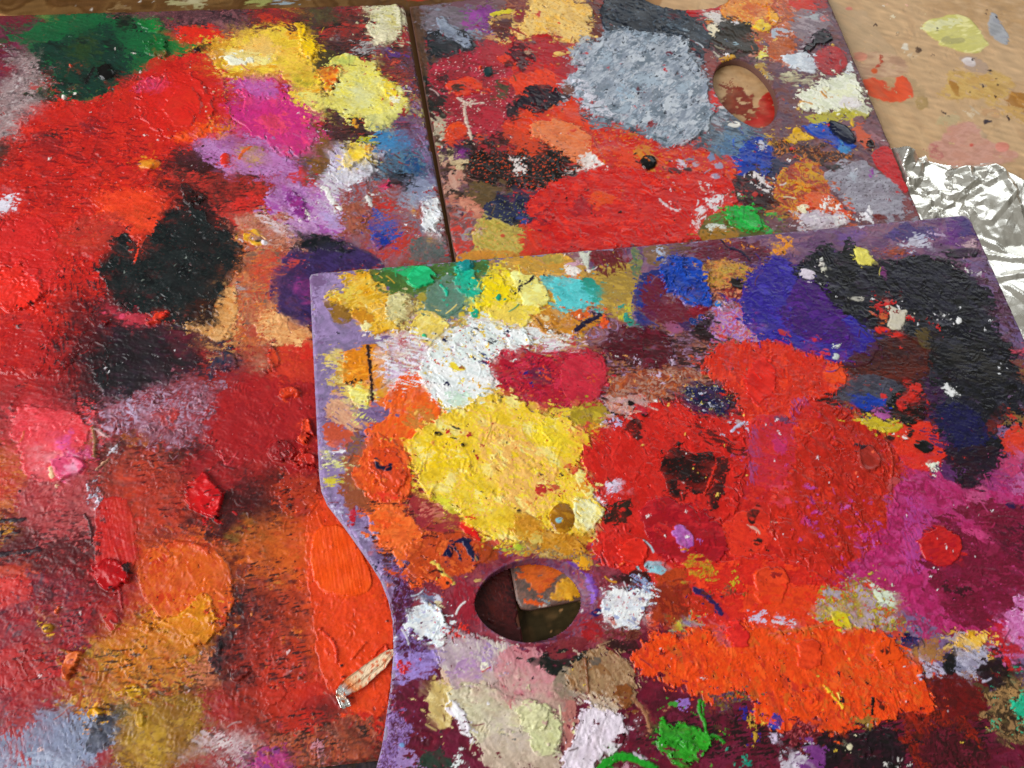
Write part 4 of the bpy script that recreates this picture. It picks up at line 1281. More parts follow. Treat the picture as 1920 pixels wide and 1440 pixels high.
PAINT_FRONT = """
X 560 500 640 505 650 540 600 580 650 615 690 632 720 632 740 660 700 640 640 640 600 680 605 760 640 745 660 700 670 780 700 800 690 840 640 850 650 950 690 970 720 1060 755 1100 735 1120 700 1080 590 930 560 700
X 640 770 700 760 740 760 720 800 680 800
X 1100 450 1440 430 1830 395 1850 470 1780 470 1640 462 1500 455 1440 470 1300 470 1100 480
X 1790 470 1840 470 1940 690 1900 690 1850 570
X 730 1200 800 1220 760 1280 735 1300
M 8a7098,927aa2,7c6890,86688c,76608a 560 380 2000 300 2000 1500 660 1500 r=0 mw=60 st=8 a=0
M 9a84ae,a890bc,8a7a9c 575 515 660 510 640 600 720 630 700 660 640 650 610 760 640 900 740 1110 700 1120 590 930 r=14 mw=40 st=7 a=-5
M 6a2036,7a2438,5a1c30,7a2a44 738 1282 800 1240 900 1210 1005 1215 1205 1150 1400 1252 1750 1352 1960 1300 1960 1500 690 1500 r=14 mw=50
M 8a3040,a0404a,7a3a48,9a4a58 740 1060 1140 1030 1220 1060 1220 1200 1120 1215 900 1215 760 1210 mw=26
M 9a5a50,b0784a,8a6a80,a88ab0,7a4a50 1080 560 1400 540 1400 760 1080 790 mw=22
M 8a6a84,7a5a74,966a7e,6e4e74 1085 462 1460 425 1830 400 1860 500 1500 490 1260 520 1090 520 mw=36 st=6 a=-5
F cc3028,c02a2a,d43a2c 1100 820 1200 740 1320 760 1400 800 1520 740 1660 800 1680 980 1560 1090 1540 1150 1420 1200 1300 1150 1130 1060 1110 900 r=14 rw=60 np=1
S 3a1c22,5a2a24 1080 640 1420 560 1420 800 1100 800 a=5 c=.38 np=1
S 5a2420,3a1c22 640 760 900 960 880 1100 700 1080 a=10 c=.3 np=1
S 2c1620 1180 1330 1900 1330 1900 1430 1200 1430 a=0 c=.36 np=1
S 2c1620 1500 690 1760 700 1760 800 1540 790 a=0 c=.4 np=1
S c8a050,d8b8c8 700 600 1100 590 1100 700 740 720 a=0 c=.3 np=1
F 9a6a72,8e6470 1040 470 1090 466 1090 500 1040 490 c=.8
W 7a5a9a 1560 430 1620 425 1620 450 1570 455 f=10
F 5a4a80,54467a,604e88 1660 432 1700 418 1760 430 1750 450 1700 452 1660 448 c=.8
F 54467e 1775 408 1812 404 1826 440 1800 450 1775 430 c=.8
W 6e3a86,763e8c 1752 420 1806 424 1826 470 1780 480 1752 452 f=10
S 6a2a38,7a3040 1286 452 1380 446 1440 460 1446 482 1350 502 1296 492 a=-5 c=.75
S 5a2a3c 1380 470 1440 462 1440 500 1390 500 a=-5 c=.55
S 7a2c30,8a3038 1104 466 1168 460 1182 492 1152 520 1110 512 a=88 c=.85
F b89a4a,a88a40,c0a04a 1120 505 1182 490 1202 510 1192 602 1130 602 1110 552 c=.9
S 7a2c30,6a2428 1106 466 1166 462 1172 510 1112 520 a=85 c=.6
F 5a7a60,8a8a50 1182 464 1200 462 1205 510 1186 520 c=.8
F 8a6a4a,84664c,93745a 1198 462 1250 458 1262 490 1240 504 1214 500 r=3
S 70503a,806048 1250 458 1290 452 1300 475 1260 485 a=0 c=.5
S b8c4dc 1228 470 1240 465 1246 490 1234 492
F e0e4d8,d8dcc8 1085 466 1104 464 1106 506 1095 502 1086 482 r=3 t=.3 | small white dab at the top edge
K e0b030,ecc860,e8b83c,d8a028 602 560 640 536 650 512 690 508 702 520 716 546 736 550 732 576 716 586 740 600 752 616 730 630 690 628 675 616 660 592 640 576 612 566 t=.45 h=.45 r=7 a=-20 | feathery amber yellow paint in the top left corner
S e8d060,e0c450 606 555 640 535 690 545 650 570 c=.6 a=-10
F 8f6a28,98702c 602 562 640 570 660 592 660 606 640 611 620 596 r=4
K f0c058 690 572 720 570 735 590 715 600 t=.4
F d8982a,c8882a 660 582 690 576 702 600 690 614 672 612 c=.9
K f0e4a8 676 612 690 604 700 618 682 626 t=.3 r=3
F 4f7038,5a7a3a,486834 698 508 740 504 800 498 870 486 912 486 921 500 906 522 862 532 780 556 756 550 728 546 r=4 | olive green patch along the top edge
F 2fb878,30b070 730 506 792 498 812 508 780 530 760 520 r=3
C 2dc080,28b474,34c888 @789 522 26 20 -10 t=1.2 h=.2 lip=.2 | round emerald green dab
F 6a8a78,749082,62806e 800 545 816 524 850 510 872 535 880 575 862 592 830 602 806 592 796 562 r=4 t=.3 | dull grey green smear
L 5a7a68 800 590 840 598 868 575 w=4 t=.5
K 24b89a,2ac0a0,1ea88c 854 502 876 488 889 500 886 516 903 534 902 560 896 582 882 562 856 546 850 526 t=.7 h=.5 r=4 | turquoise green dab
B 2a9a98,248c8c @873 498 16 13 t=1.9 g=.5 | teal lump on the top edge
L 24b898 826 537 836 545 838 556 w=6 t=.7
D 24b898 830 560 840 560 840 574 830 574 n=2 s=4
K 22b494 880 590 896 575 898 592 888 600 t=.4 r=3
F b0a040 785 548 800 545 796 575 784 570 r=3
K d8cf95,e4dca8,ccc084 716 582 740 546 766 556 781 580 762 606 736 612 t=.35 c=.94 | pale cream dab
F 9a7840,8a6838 758 570 775 568 778 590 760 598 c=.85
M c8b060,6a6a5a,d8c070,8a5a40 740 598 790 596 785 630 750 622 mw=8
K ead070,e8cc60,f0d880 774 602 802 580 836 604 851 611 820 636 802 652 780 641 760 628 t=.45 h=.35 r=5 a=-35 | pale yellow square dab
B 2ac088 @795 632 5 4 t=.7
S f0d888 756 610 770 640 790 650 780 655 755 630
K f2da3a,f0d860,f5d820 904 556 910 520 930 526 950 510 986 514 1000 540 1020 530 1031 560 1020 592 992 602 970 613 940 602 914 592 t=.5 r=9 | spiky bright yellow burst
K f6da1c,f4d418 902 550 912 518 944 520 970 546 952 572 912 582 880 560 t=.5 r=8
C f0e690,ece080,f2ea9c 952 508 985 504 1001 520 1026 540 1029 566 1008 580 980 572 966 545 t=.5 | smooth lemon yellow dab
F ecd060 905 575 960 575 990 600 960 612 920 600 c=.8
B 20a080 @934 560 5 7 t=.7
D 2a2430 955 548 985 520 990 530 960 560 n=6 s=3
L 2a2238 974 540 990 532 1000 521 w=4
K d8a040,c8a04c,c09448,dca848 930 482 1000 475 1062 478 1098 498 1102 524 1060 526 1030 522 996 520 968 506 t=.3 | ochre paint along the top edge
F b8a050 1000 478 1050 478 1060 495 1010 496 c=.8
F eee6e0 @1076 510 20 8 r=4 t=.3
F d0a4b8 1064 492 1088 490 1084 502 1066 502 c=.8
K cc8a30,d8983c,b87a28 996 602 1024 576 1050 580 1072 600 1110 588 1132 600 1092 622 1060 632 1020 634 t=.4 | amber brown crust
L 8a5a20 1005 600 1020 620 1050 628 w=4 t=.7
F e8d8a8 @1021 598 8 5 r=2
B f0e0c8 @1088 594 5 4
F e06a2a 1070 585 1100 582 1110 600 1085 608 c=.7
F d8702c 1060 520 1090 518 1085 532 1066 534 c=.8
F 55c4c8,6ad0d4,60c8cc 1030 532 1050 516 1080 526 1112 536 1126 556 1121 576 1096 576 1070 588 1045 581 r=4 t=.25 | sky turquoise dab
F 2fa090,34a898 1090 520 1116 524 1129 550 1121 572 1108 562 1098 544 c=.92
L 2a2040 1080 621 1096 606 1112 600 1124 592 w=9 t=.3
K e8602a 1125 592 1140 580 1138 606 1126 614 t=.3
D 2fa090,c8c040 1160 570 1185 580 1190 610 1165 605 n=14 s=4
F 2a9a88 1168 596 1188 592 1192 608 1176 612 c=.8
F 2a3a80,243478,303c88 1186 532 1230 502 1242 502 1232 602 1200 622 1184 592 r=5 t=.25
F 7a2438,6e2034 1200 524 1240 516 1252 562 1312 580 1322 602 1250 612 1200 602 c=.94
D 2a3a90 1190 530 1240 520 1230 570 1200 600 n=10 s=4
K 2248a4,1e50b4,2a58bc,1c3c90 1234 502 1260 478 1280 482 1300 484 1320 500 1331 524 1326 540 1336 556 1334 576 1318 583 1290 576 1270 561 1264 546 1250 551 1236 526 t=1.1 h=1.0 hw=9 g=.5 r=5 | thick worm like mound of ultramarine blue paint
D 2450b0,1e48a8 1230 480 1340 480 1340 580 1260 560 n=26 s=5 t=.8
K 1e4080,224888 1292 594 1315 590 1330 608 1315 622 1298 618 t=.5 g=.6
F 3a2028,2c1c20 1290 622 1340 586 1352 640 1330 642 1300 636 c=.85
F 8a2030,962838 @1304 586 26 9 -5 r=4
S 4a3060 1270 605 1300 602 1295 625 1272 625
B 3080c8 @1346 571 7 6 t=.5
K 5a2030,66222f,4e1c2a,722838 1126 640 1150 616 1200 611 1242 620 1262 650 1267 680 1236 695 1200 690 1150 676 1128 666 t=.45 h=.3 r=6 a=15 | dark maroon patch
F a86088,9a5878 1240 608 1268 604 1288 625 1260 630 c=.8
M a070b8,c090c8,8a4a90,d8b080,b890d8,c8506a 1328 566 1400 590 1446 620 1424 642 1350 645 1335 620 mw=12
D e0c0e8,c8a040,c83a4a 1330 540 1400 560 1430 630 1350 630 n=40 s=3
M c8a040,3a2a20,e08a50,7a3a40,d09a50 1310 490 1400 492 1412 522 1380 542 1330 542 1318 515 mw=11 st=3 a=-10
M 8a2c30,c85030,5a2a30,d8906a 1335 535 1400 530 1395 560 1345 562 mw=12
K 2a2420 1365 525 1390 518 1400 535 1378 545 t=.2
S c8b050 1330 508 1400 500 1395 506 1335 514 a=-5 c=.7
D 2a2440,d88a30 1340 440 1440 430 1440 480 1350 490 n=26 s=3
L 2a2440 1352 452 1366 468 1386 470 1405 490 w=4
D e89a30,d8a040 1450 440 1480 440 1500 470 1440 480 n=10 s=5
K e8982c 1465 448 1476 450 1478 460 1468 460 t=.3 r=2
K e8982c 1446 466 1460 470 1472 474 1460 480 1448 474 t=.3 r=2
K 3d2f96,4638a0,352a88,4a3ea8 1384 562 1400 522 1440 484 1462 480 1490 502 1500 542 1560 592 1602 602 1652 642 1641 671 1602 691 1560 681 1500 651 1460 641 1430 641 1394 612 t=.35 h=.3 | ultramarine violet patch
F 4a1a78,55207a,401868,5a2888 1490 522 1530 526 1560 572 1602 592 1621 641 1592 662 1560 646 1500 636 1455 602 1470 572 c=.96 | dark violet paint inside the ultramarine
F 3d34a0 1575 590 1610 600 1625 640 1605 640 1588 615 c=.9
F c8383a @1466 625 9 5 30 r=2
F d83a34 @1528 638 6 5 r=2
F d83a3c @1548 662 9 5 r=3
K e0e4dc 1558 650 1568 647 1576 646 1570 655 1564 656 t=.4 r=1.5
K d8e0dc 1560 670 1566 662 1573 668 1570 676 1560 676 t=.4 r=1.5
K 1e1f22,25262c,2a2a34,1c1e20 1484 502 1520 480 1540 455 1570 470 1590 446 1600 450 1612 480 1650 492 1700 480 1766 480 1780 500 1820 516 1852 540 1872 590 1872 622 1892 642 1906 662 1940 690 1940 770 1880 782 1872 842 1850 862 1800 852 1770 822 1740 762 1740 682 1720 640 1680 632 1650 612 1600 600 1560 576 1530 530 1490 516 t=.3 h=.25 a=10 +3a3a46*.14*40 +141416*.1*24 | large black patch in the far corner
F 2e2e3a,34323e 1640 490 1760 490 1800 560 1760 600 1660 560 c=.5
F 4a2420,5a2c24,3e2020 1560 690 1640 642 1720 622 1742 662 1742 702 1682 722 1602 702 c=.9
S 6a3026 1600 700 1680 690 1740 680 1730 712 1620 715 c=.5
F 6a5a34,5a4a30 1716 620 1738 612 1745 650 1720 650 c=.8
S 3c3a38 1760 640 1850 650 1900 720 1800 720 c=.4
F 22204a,282658,1e1c40 1738 762 1800 752 1852 792 1852 842 1800 852 1764 822 c=.88
F 4a2a50 1725 720 1770 720 1770 760 1735 760 c=.7
F 7a3a70 @1656 515 5 15 -15 r=2
C e8dc6c,f0e47c 1597 474 1608 461 1620 465 1631 480 1630 498 1612 501 1600 486 t=.6 | pale yellow chip on the black
C d8d0c0,ccc4b0 1661 574 1676 580 1690 583 1703 581 1694 596 1698 610 1682 622 1664 616 1668 596 t=.5 r=3 | cream chip on the black
F d8703c 1645 588 1660 592 1664 605 1648 602 c=.8
F e83a2c @1652 620 12 6 10 r=3
F d83a30 @1682 629 8 6 r=3
F d83030 1640 570 1656 560 1676 562 1660 582 c=.5
F c83030 @1642 574 6 5
D c83030,8a2828 1640 550 1760 600 1760 620 1640 620 n=12 s=4
D e8e4e8,f0eef0 1500 500 1560 560 1640 560 1800 600 1830 620 1700 590 1560 540 n=24 s=2
F e8dcea @1512 515 15 8 30 r=4
F e8e0d8 @1538 498 5 4
K e8e8e0 1537 485 1542 482 1541 492 1534 492 t=.2 r=1.5
F d0ccc0 @1604 562 11 4 8 r=2
F dcd8c8 @1544 507 6 5
B f0f0f0 @1796 603 5 6 t=.3
S 8a4a40,944e3c 1640 470 1700 464 1704 482 1642 484 a=0 c=.7
S b85a3c 1650 470 1690 466 1690 476 1655 478 a=0 c=.4
S c8c4d4,d4d2e0,b8b8d0 1685 458 1715 441 1746 440 1736 466 1700 468 a=-10 c=.85 | dry pale lilac brush mark
F d8d0e0 1606 418 1618 416 1620 430 1610 432 r=3
L c8b0d0 1752 441 1770 443 w=4
S b89aa8,c8aab0 1806 455 1830 448 1832 465 1810 468
K 26282c,2c2e30 1767 468 1782 469 1830 465 1836 474 1826 485 1780 488 1770 482 t=.25 r=2 | short black bar
D 8a4a80,e8e4e0 1760 490 1850 500 1860 540 1820 520 n=10 s=3
F d8d0d8 @1834 517 4 6 r=2
M 6e4a64,7a5a70,5a3850,4a2c30 1826 500 1850 500 1925 650 1925 690 1900 650 1876 620 1860 560 mw=14
S c8506a,d05a6a 1894 656 1940 654 1940 664 1896 664 a=5 c=.9
M 8a6a3a,7a4a4a,8a3a40 1895 668 1940 668 1940 740 1915 700 mw=12
S e0c870,e8d48a,d8bc5c 602 672 640 650 652 686 682 742 650 772 630 702 606 690 c=.8 a=10 r=9
K e8962a,e08a24,f0a438 640 692 650 660 682 644 702 650 732 660 742 680 722 722 700 736 660 731 644 716 t=.4 h=.3 | amber orange dab with a dark crease
L 3a2418 690 650 694 690 697 730 698 752 w=6 t=.25
K ece07a,f0e894,e0cc50 652 732 680 720 696 740 690 766 664 769 t=.4
F d8a030 704 732 732 722 722 745 706 758 c=.9
F c89a4a 628 690 644 690 648 722 636 720 c=.8
D 3a2c18 650 712 690 712 690 722 650 722 n=10 s=2
S d8a080,e0ae8c,d09878 608 752 640 744 670 780 687 812 650 806 615 792 c=.85 a=45 | peach smear
F d06040,c85a3a,d86a44 604 790 640 796 668 812 664 830 650 842 622 842 608 820 c=.93
L e8e4ec 612 848 640 848 656 845 w=5 t=.1
S d8d080 602 848 616 846 616 856 602 856 a=0
S d8d488,e0dca0 602 866 652 862 652 880 606 880 a=0 c=.45
S d8c840,d0c038 604 896 648 894 646 908 610 910 a=0 c=.85
S e0d880 655 786 690 772 684 792 660 800 a=-30 c=.5
M d0b0c0,c86a70,e0d0d8,c89060,b888a8,d8c8b8 716 640 762 618 802 640 790 682 750 722 720 702 mw=14
F c03048 742 640 760 634 764 655 748 668 c=.7
F c8a8c8,d8c0d8 722 692 756 690 750 712 726 716 c=.85 r=4
K f0702a,ee6630,f47a34,e85c28 720 742 745 720 770 690 800 704 820 750 828 776 816 812 790 822 742 822 702 832 674 806 710 794 736 780 t=.45 h=.35 a=-60 | orange paint beside the yellow mound
F d08a40,c8803c 760 775 800 765 822 780 810 800 780 808 755 800 c=.75
F d85a28 735 725 760 720 770 745 745 750 c=.6
M 8a6a50,a05a3a,7a5a70 660 800 700 830 690 860 655 870 mw=14
F a05a3a,94543a 640 930 650 860 672 848 672 912 700 942 682 962 650 956 r=5 c=.93
K e8602c,f07030,d8522a,ec6a34 658 882 690 842 688 812 750 830 772 870 774 922 750 942 702 942 670 912 t=.5 h=.4 a=75 | orange red dab with a navy chip
K d8522c 690 850 740 842 765 880 760 920 720 925 695 890 t=.5 h=.6
C 1f2440 702 862 707 860 712 872 722 876 735 874 733 886 716 884 704 884 t=.5 r=1.5 | small navy chip on orange
F e84030 700 925 740 928 750 936 705 938 c=.7
L 8a4a34 690 958 710 953 724 954 w=7
K ef7034,f47c3c,e86830 690 972 702 960 730 944 770 960 782 990 802 992 792 1022 770 1052 748 1070 730 1022 694 1002 t=.45 h=.4 | flat orange dab
F e85a28 700 975 730 970 735 990 705 995 c=.5
F a83a40,9c3440 768 930 812 930 852 960 872 992 830 1002 780 992 c=.85
S c87868 785 945 820 950 850 972 800 980 c=.45
C d82a28,e0322c 858 976 872 974 888 986 906 1014 892 1024 874 1010 t=.5 | small red dab
S 9a2838 655 955 668 950 664 985 655 982 a=90
F c82a3c 654 958 668 956 666 982 658 985 r=3
S c8c8dc,b8b0cc 622 945 646 955 640 968 626 962
S b0a8c8 655 990 690 1000 700 1020 680 1010 c=.5
K c8522a,d05a2e,b84826,d86a34 768 1022 800 1010 852 1000 872 1000 902 1020 932 1030 902 1062 862 1082 800 1092 768 1082 758 1052 t=.4 h=.4 | rust orange patch near the thumb hole
F a84a24 895 1020 940 1030 925 1055 900 1055 c=.85
L 222448 836 1040 848 1022 864 1012 880 1014 w=8 t=.3
L 222448 872 1016 884 1040 892 1048 w=12 t=.4
L 222448 850 1022 860 1040 864 1052 w=4 t=.3
B 222448 @842 1038 7 9 t=.5
L e8cc60 810 1055 824 1064 832 1080 850 1094 w=6 t=.4
L 3a1a14 805 1074 818 1070 828 1074 w=4 t=.3
K ee6426 764 1080 790 1085 800 1100 780 1108 766 1100 t=.4
F 2a1a14 770 1084 784 1092 780 1100 772 1098 c=.7
F ee6428 810 1085 840 1080 852 1096 820 1108 c=.9
F 2a1a14 @838 1094 4 5
D 2a2448 690 1040 760 1060 760 1130 700 1080 n=14 s=4
K ecf2f0,e2eeea,f4f4f0,e6ecf0 786 682 810 650 850 626 880 610 920 604 970 620 986 625 1002 640 992 662 930 666 914 692 930 722 900 747 870 772 830 762 800 742 784 702 t=.6 h=.45 hw=20 c=.86 +e8c83a*.15*22 +c83a44*.025*10 +a0a0b8*.03*12 | crusty white patch flecked with yellow
S ecf0ee,e0dce8 700 640 800 610 810 690 780 740 710 720 a=20 c=.3
S eef2f0 960 606 1060 622 1080 650 1000 660 a=10 c=.12
F e8eeee,f2f4f2 800 700 850 670 930 690 930 750 870 770 810 745 c=.85
F c8e0d0,d0e4d0 830 735 880 735 890 760 845 768 c=.7
F f0d428 840 680 870 685 876 700 842 698 c=.8
F 9a3a30 @868 692 7 5
D e8b030,d8402f,2a2a50 800 630 980 620 920 700 880 750 800 720 n=40 s=3
F 3a4048 916 632 928 640 924 652 914 646 c=.7
F 202030 @892 624 8 6
K e8f0f0,f0f4f4 950 622 985 620 1000 640 990 662 955 660 t=.4
S 2a3070 895 670 910 662 908 682 898 680 c=.6
K b8203a,c02a40,a81c38,c83450 917 690 935 664 970 654 1000 660 1012 670 1062 654 1130 664 1142 690 1140 722 1122 757 1080 764 1040 762 1022 777 990 752 950 747 934 722 t=.5 h=.5 r=9 +7a1c3c*.1*12 +e04a38*.05*7 | crimson patch beside the white
F c43044,cc384a 1050 672 1130 665 1140 712 1116 758 1072 762 1050 732 t=.3 h=.15 r=3 | smooth rose red end of the crimson patch
F 6a2448,7a2848 990 690 1030 688 1034 720 1000 725 c=.65
D 2a3080,e05030 980 700 1030 690 1030 725 990 722 n=8 s=3
F e0602c 1102 705 1118 700 1120 715 1106 720 c=.5
K f6cc34,f8d452,fad01c,f4c064,fad83a,f4d684 764 832 790 800 820 790 830 766 870 770 902 746 940 740 970 746 986 760 1010 784 1040 779 1070 784 1076 800 1112 820 1102 842 1076 870 1110 890 1106 912 1112 932 1132 962 1116 990 1092 1002 1060 1012 1000 1012 950 1022 910 1012 880 982 850 962 810 942 790 912 774 882 768 852 t=.7 h=.55 a=35 cw=50 | large crusty yellow mound
F f0ba66,f2be70 900 790 960 800 1010 840 1050 900 1030 970 950 960 930 900 890 840 c=.6
F d0c830,d8d040 808 932 840 930 862 962 830 955 c=.8
F f6d024,f2c81c 780 840 830 815 900 830 880 880 810 890 c=.55
F f2d438 990 790 1060 790 1090 830 1040 850 1000 830 c=.7
C ecdc8a,f0e498,e8d070 1070 878 1098 884 1112 905 1112 920 1098 935 1084 915 t=.5 h=.15 | pale yellow flap of paint
K eee4a0,f2ecc0,e8d880 1076 936 1100 934 1120 948 1134 968 1112 992 1080 997 1072 966 t=.5
F e8a838 1088 900 1104 902 1106 925 1095 930 1084 915 c=.75
F c83030 1056 872 1074 870 1082 884 1066 896 1056 884 c=.9
F c02c34 @1013 920 10 12 r=4
F c02c34 @1039 915 6 5
D b82830,2a2230,c83a34,e8a050 800 800 1050 770 1090 850 1040 940 900 960 820 900 n=60 s=3
F 202028 820 812 832 816 822 820 c=.8
F 1c1c30 934 748 940 752 938 760 934 758
L 3a3830 848 802 862 807 w=3
B 2a2020 @867 837 4 4
B 2a2020 @817 815 4 3
F b8a02c,a89030,c8b038 1066 772 1102 754 1137 760 1137 792 1121 807 1082 802 c=.9 | olive yellow patch
D c8503c,d8982c 1070 790 1130 790 1120 830 1080 820 n=18 s=4
F e89858 1062 800 1100 800 1090 835 1062 825 c=.5
B a8741c,9a6818,b88428 1028 965 1042 945 1060 944 1074 958 1077 975 1072 994 1058 1002 1040 998 1030 985 t=1.6 g=.8 r=1.5 | glossy amber brown drop of paint
F 8ac4d0 @1046 978 6 5 r=2
K d0942c,c88a28,dca040,b87a24 958 972 1000 962 1030 1000 1080 1002 1102 1042 1060 1054 1000 1034 968 1014 t=.35 h=.35
F d8c068,d0b050 990 1000 1012 998 1020 1022 992 1022 c=.8
M b89a50,c8882c,a88a4a,8a6a60 950 1015 1010 1030 1100 1040 1110 1065 1040 1050 960 1040 mw=12
F e8a828 1078 1050 1102 1046 1098 1064 1082 1066 c=.9
F b8c840,c8d048 958 1018 978 1020 974 1035 958 1034 c=.9
F 3a3020 968 955 980 958 978 968 970 966 c=.8
F 7a4ab0,6a3ea0 1058 1050 1072 1055 1100 1075 1090 1078 1066 1064 r=3
F d0b070 1010 1035 1060 1038 1062 1048 1012 1045 c=.5
M 7e5a78,8a5a60,9a4a58,6a3a58 888 1130 900 1090 940 1058 1005 1044 1060 1052 1100 1080 1121 1120 1115 1155 1090 1185 1050 1205 990 1210 940 1200 900 1170 r=0 mw=16 np=1
F 7a4aa8,8a5ab8 1085 1068 1110 1080 1122 1110 1116 1135 1106 1120 1098 1085 r=3 c=.9
S 8a3848,94404c 1060 1140 1110 1140 1095 1180 1050 1205 1040 1195 a=-40 c=.7
K d03028,c82c28,da3830,c4302a 1084 862 1110 830 1150 800 1190 770 1230 750 1282 760 1310 780 1370 790 1402 810 1402 902 1372 962 1340 1002 1302 1052 1200 1064 1130 1064 1114 1020 1120 990 1140 962 1120 922 1100 902 t=.5 h=.45 a=70 | large crusty red patch in the middle
F b82c2a,c03028 1200 820 1260 800 1300 830 1240 860 1180 850 c=.4
F d83a30 1230 760 1300 770 1300 830 1250 820 c=.5
S 5a2020,6a2420,4a1c1c 1296 800 1330 800 1366 830 1402 852 1380 862 1330 832 a=30 c=.55
K 3a1a18,2e1614,441e1a 1238 862 1250 848 1262 838 1272 830 1276 846 1292 848 1336 850 1341 882 1331 922 1310 932 1290 926 1272 947 1250 922 1240 890 t=.3 r=5 +7a2420*.08*8 | dark maroon black patch on the red
F 3a1a1a 1340 856 1366 858 1362 902 1350 932 1336 966 1325 930 1338 900 c=.9
F b8302a 1260 905 1280 900 1290 925 1270 925 c=.6
L d83a2c 1342 870 1330 900 1318 930 w=4 t=.4
C 2a1618 1142 776 1158 752 1174 742 1191 750 1184 766 1152 781 t=.4 r=3 | small black chip
B 2a1618 @1207 779 7 5 t=.4
F 3a1a1a @1188 800 14 14 r=5
F 4a2020 @1192 822 10 7
F c83048 1190 762 1212 760 1214 775 1196 778 c=.8
M d8907a,c85040,e0c0b8,c8a0a8,b89890 1136 742 1230 724 1232 748 1190 756 1150 790 1134 790 mw=12
D f0f0f0 1200 735 1236 732 1236 748 1200 748 n=4 s=5
D c8b8d8,3a2a40 1130 780 1170 790 1160 805 1130 800 n=10 s=4
M a85030,7a3a28,c87040,8a4438,b89080 1150 692 1312 690 1330 722 1200 748 1140 745 mw=18
D d0b8d0,e0a060 1140 660 1320 690 1320 730 1140 740 n=24 s=3
K 22264a,1f2a60,2a2848,1a2040 1274 730 1300 718 1342 724 1368 740 1376 772 1342 780 1310 776 1280 762 t=.3 r=9 +c8c8dc*.07*14 +c8b850*.04*10 | navy dab flecked with pale paint
F 4a2a24,5a302a 1376 745 1410 752 1420 775 1390 778 1374 765 c=.8
F c8b0b0 1376 785 1396 790 1390 805 1378 802 c=.6
L c8c8e0 1370 810 1384 798 1400 792 w=5
C b0242c,a82030,bc2c34 1194 952 1240 930 1290 946 1352 986 1367 1032 1340 1057 1310 1072 1270 1052 1230 1042 1208 1002 t=.6 h=.4 | crimson dab
F c83030 1215 985 1260 975 1280 1000 1230 1010 c=.5
K b86ab8,c07ac4,a85aa8 1260 1002 1266 990 1276 985 1290 998 1301 1008 1298 1022 1276 1042 1268 1022 t=.4 r=4 | lilac dab on crimson
S cfc0d8,dcd0e4 1128 908 1160 895 1166 916 1145 936 a=-30 c=.7
S e0d8e0 1115 930 1135 935 1135 950 1120 945 c=.6
F 26281e,2a2c24 1128 984 1138 960 1152 942 1186 940 1181 970 1166 982 1140 980 c=.93
F d83830 @1166 958 6 5
C dc3428,e03a2e @1187 1036 30 27 -30 t=.6 h=.15 lip=.6 | round flat red disc
F e07030 @1166 1062 8 5 r=2
F e03c2c,e4442e 1350 982 1400 952 1442 962 1454 1000 1437 1032 1402 1042 1370 1052 1360 1012 t=.35 | bright red dab with two black spots
F 1e1414 1396 964 1420 954 1426 956 1414 970 1412 986 1402 980 r=2
F 1e1414 @1418 1017 10 6 r=2
L e8b0a0 1400 985 1418 995 1422 1000 w=4
K d83a2c,e0422e,cc3428,e44a30 1308 692 1340 650 1402 640 1440 640 1480 650 1530 670 1580 690 1592 720 1560 746 1502 752 1480 792 1440 802 1392 792 1372 732 1330 712 t=.45 h=.35 a=-70 | large red patch below the ultramarine
C d8322c,e03a30 @1425 716 30 42 10 t=.5 h=.25 | oval raised red dab
F e8582c 1540 690 1585 690 1592 715 1560 725 c=.8
F c83a2a 1480 700 1540 700 1530 740 1480 740 c=.5
F cc3438,c8364a,d03a38 1398 792 1440 776 1482 780 1494 830 1494 872 1472 912 1440 922 1410 902 1398 852 t=.25 c=.85 | rose pink paint
S b05088 1476 755 1500 740 1508 760 1490 800 1480 830 a=80 c=.4
S a84a7a 1400 800 1420 800 1418 920 1402 920 a=88 c=.5
F c83a70 1445 818 1475 820 1480 855 1452 850 c=.85
F 7a4a6a 1448 780 1478 778 1476 795 1452 796 c=.6
K bc3226,c43a2a,b02e24,b8302a,cc3c2c 1492 822 1502 800 1530 760 1570 758 1622 790 1652 800 1682 860 1692 892 1682 922 1672 962 1660 992 1622 1042 1580 1064 1530 1072 1480 1052 1450 1012 1430 962 1470 912 1490 862 t=.6 h=.8 a=80 hw=14 lip=0 r=12 t=.4 | big ridged brick red patch
F d8402a,e04a2c 1486 790 1530 785 1540 800 1500 815 1488 830 c=.8
F d8402a 1520 920 1560 910 1555 945 1525 950 c=.6
F d04028 1640 950 1675 945 1665 985 1640 980 c=.7
K b83c8a,c04a90 1505 960 1530 955 1540 985 1520 1000 1500 985 t=.15 c=.4
D c050a0,b84090,c85aa8 1500 900 1660 960 1640 1020 1500 1030 n=40 s=3
F e85a4a,d84a60 @1462 932 18 27 -20 c=.7
K c84090 1600 985 1630 990 1636 1015 1605 1020 t=.2 c=.5
W cc3428,d83a2c 1440 900 1500 930 1520 1050 1600 1070 1560 1090 1450 1060 f=24
W c83228 1490 800 1540 770 1540 840 1500 900 f=18
C a83a30,b04038 1604 840 1622 834 1640 844 1649 864 1644 884 1625 889 1606 875 t=.8 h=.1 lip=.8 r=1.5 | round raised lip of brick red paint
F 3a2a34 1602 838 1625 836 1618 846 1604 845 c=.7
L b84030 1660 830 1672 860 1668 905 w=5 t=.8
C b85050 1660 900 1675 895 1692 900 1680 915 1668 925 1660 915 t=.5
F a84a78 1655 925 1672 922 1670 945 1660 948 c=.8
F e03a2a,e4422c,d83428 1656 812 1700 790 1742 786 1776 850 1762 872 1722 892 1692 872 1670 832 t=.3 | red paint beside the black patch
F 4a4a58,5a5a68,44424c 1560 730 1600 712 1640 700 1702 728 1662 772 1592 762 c=.85
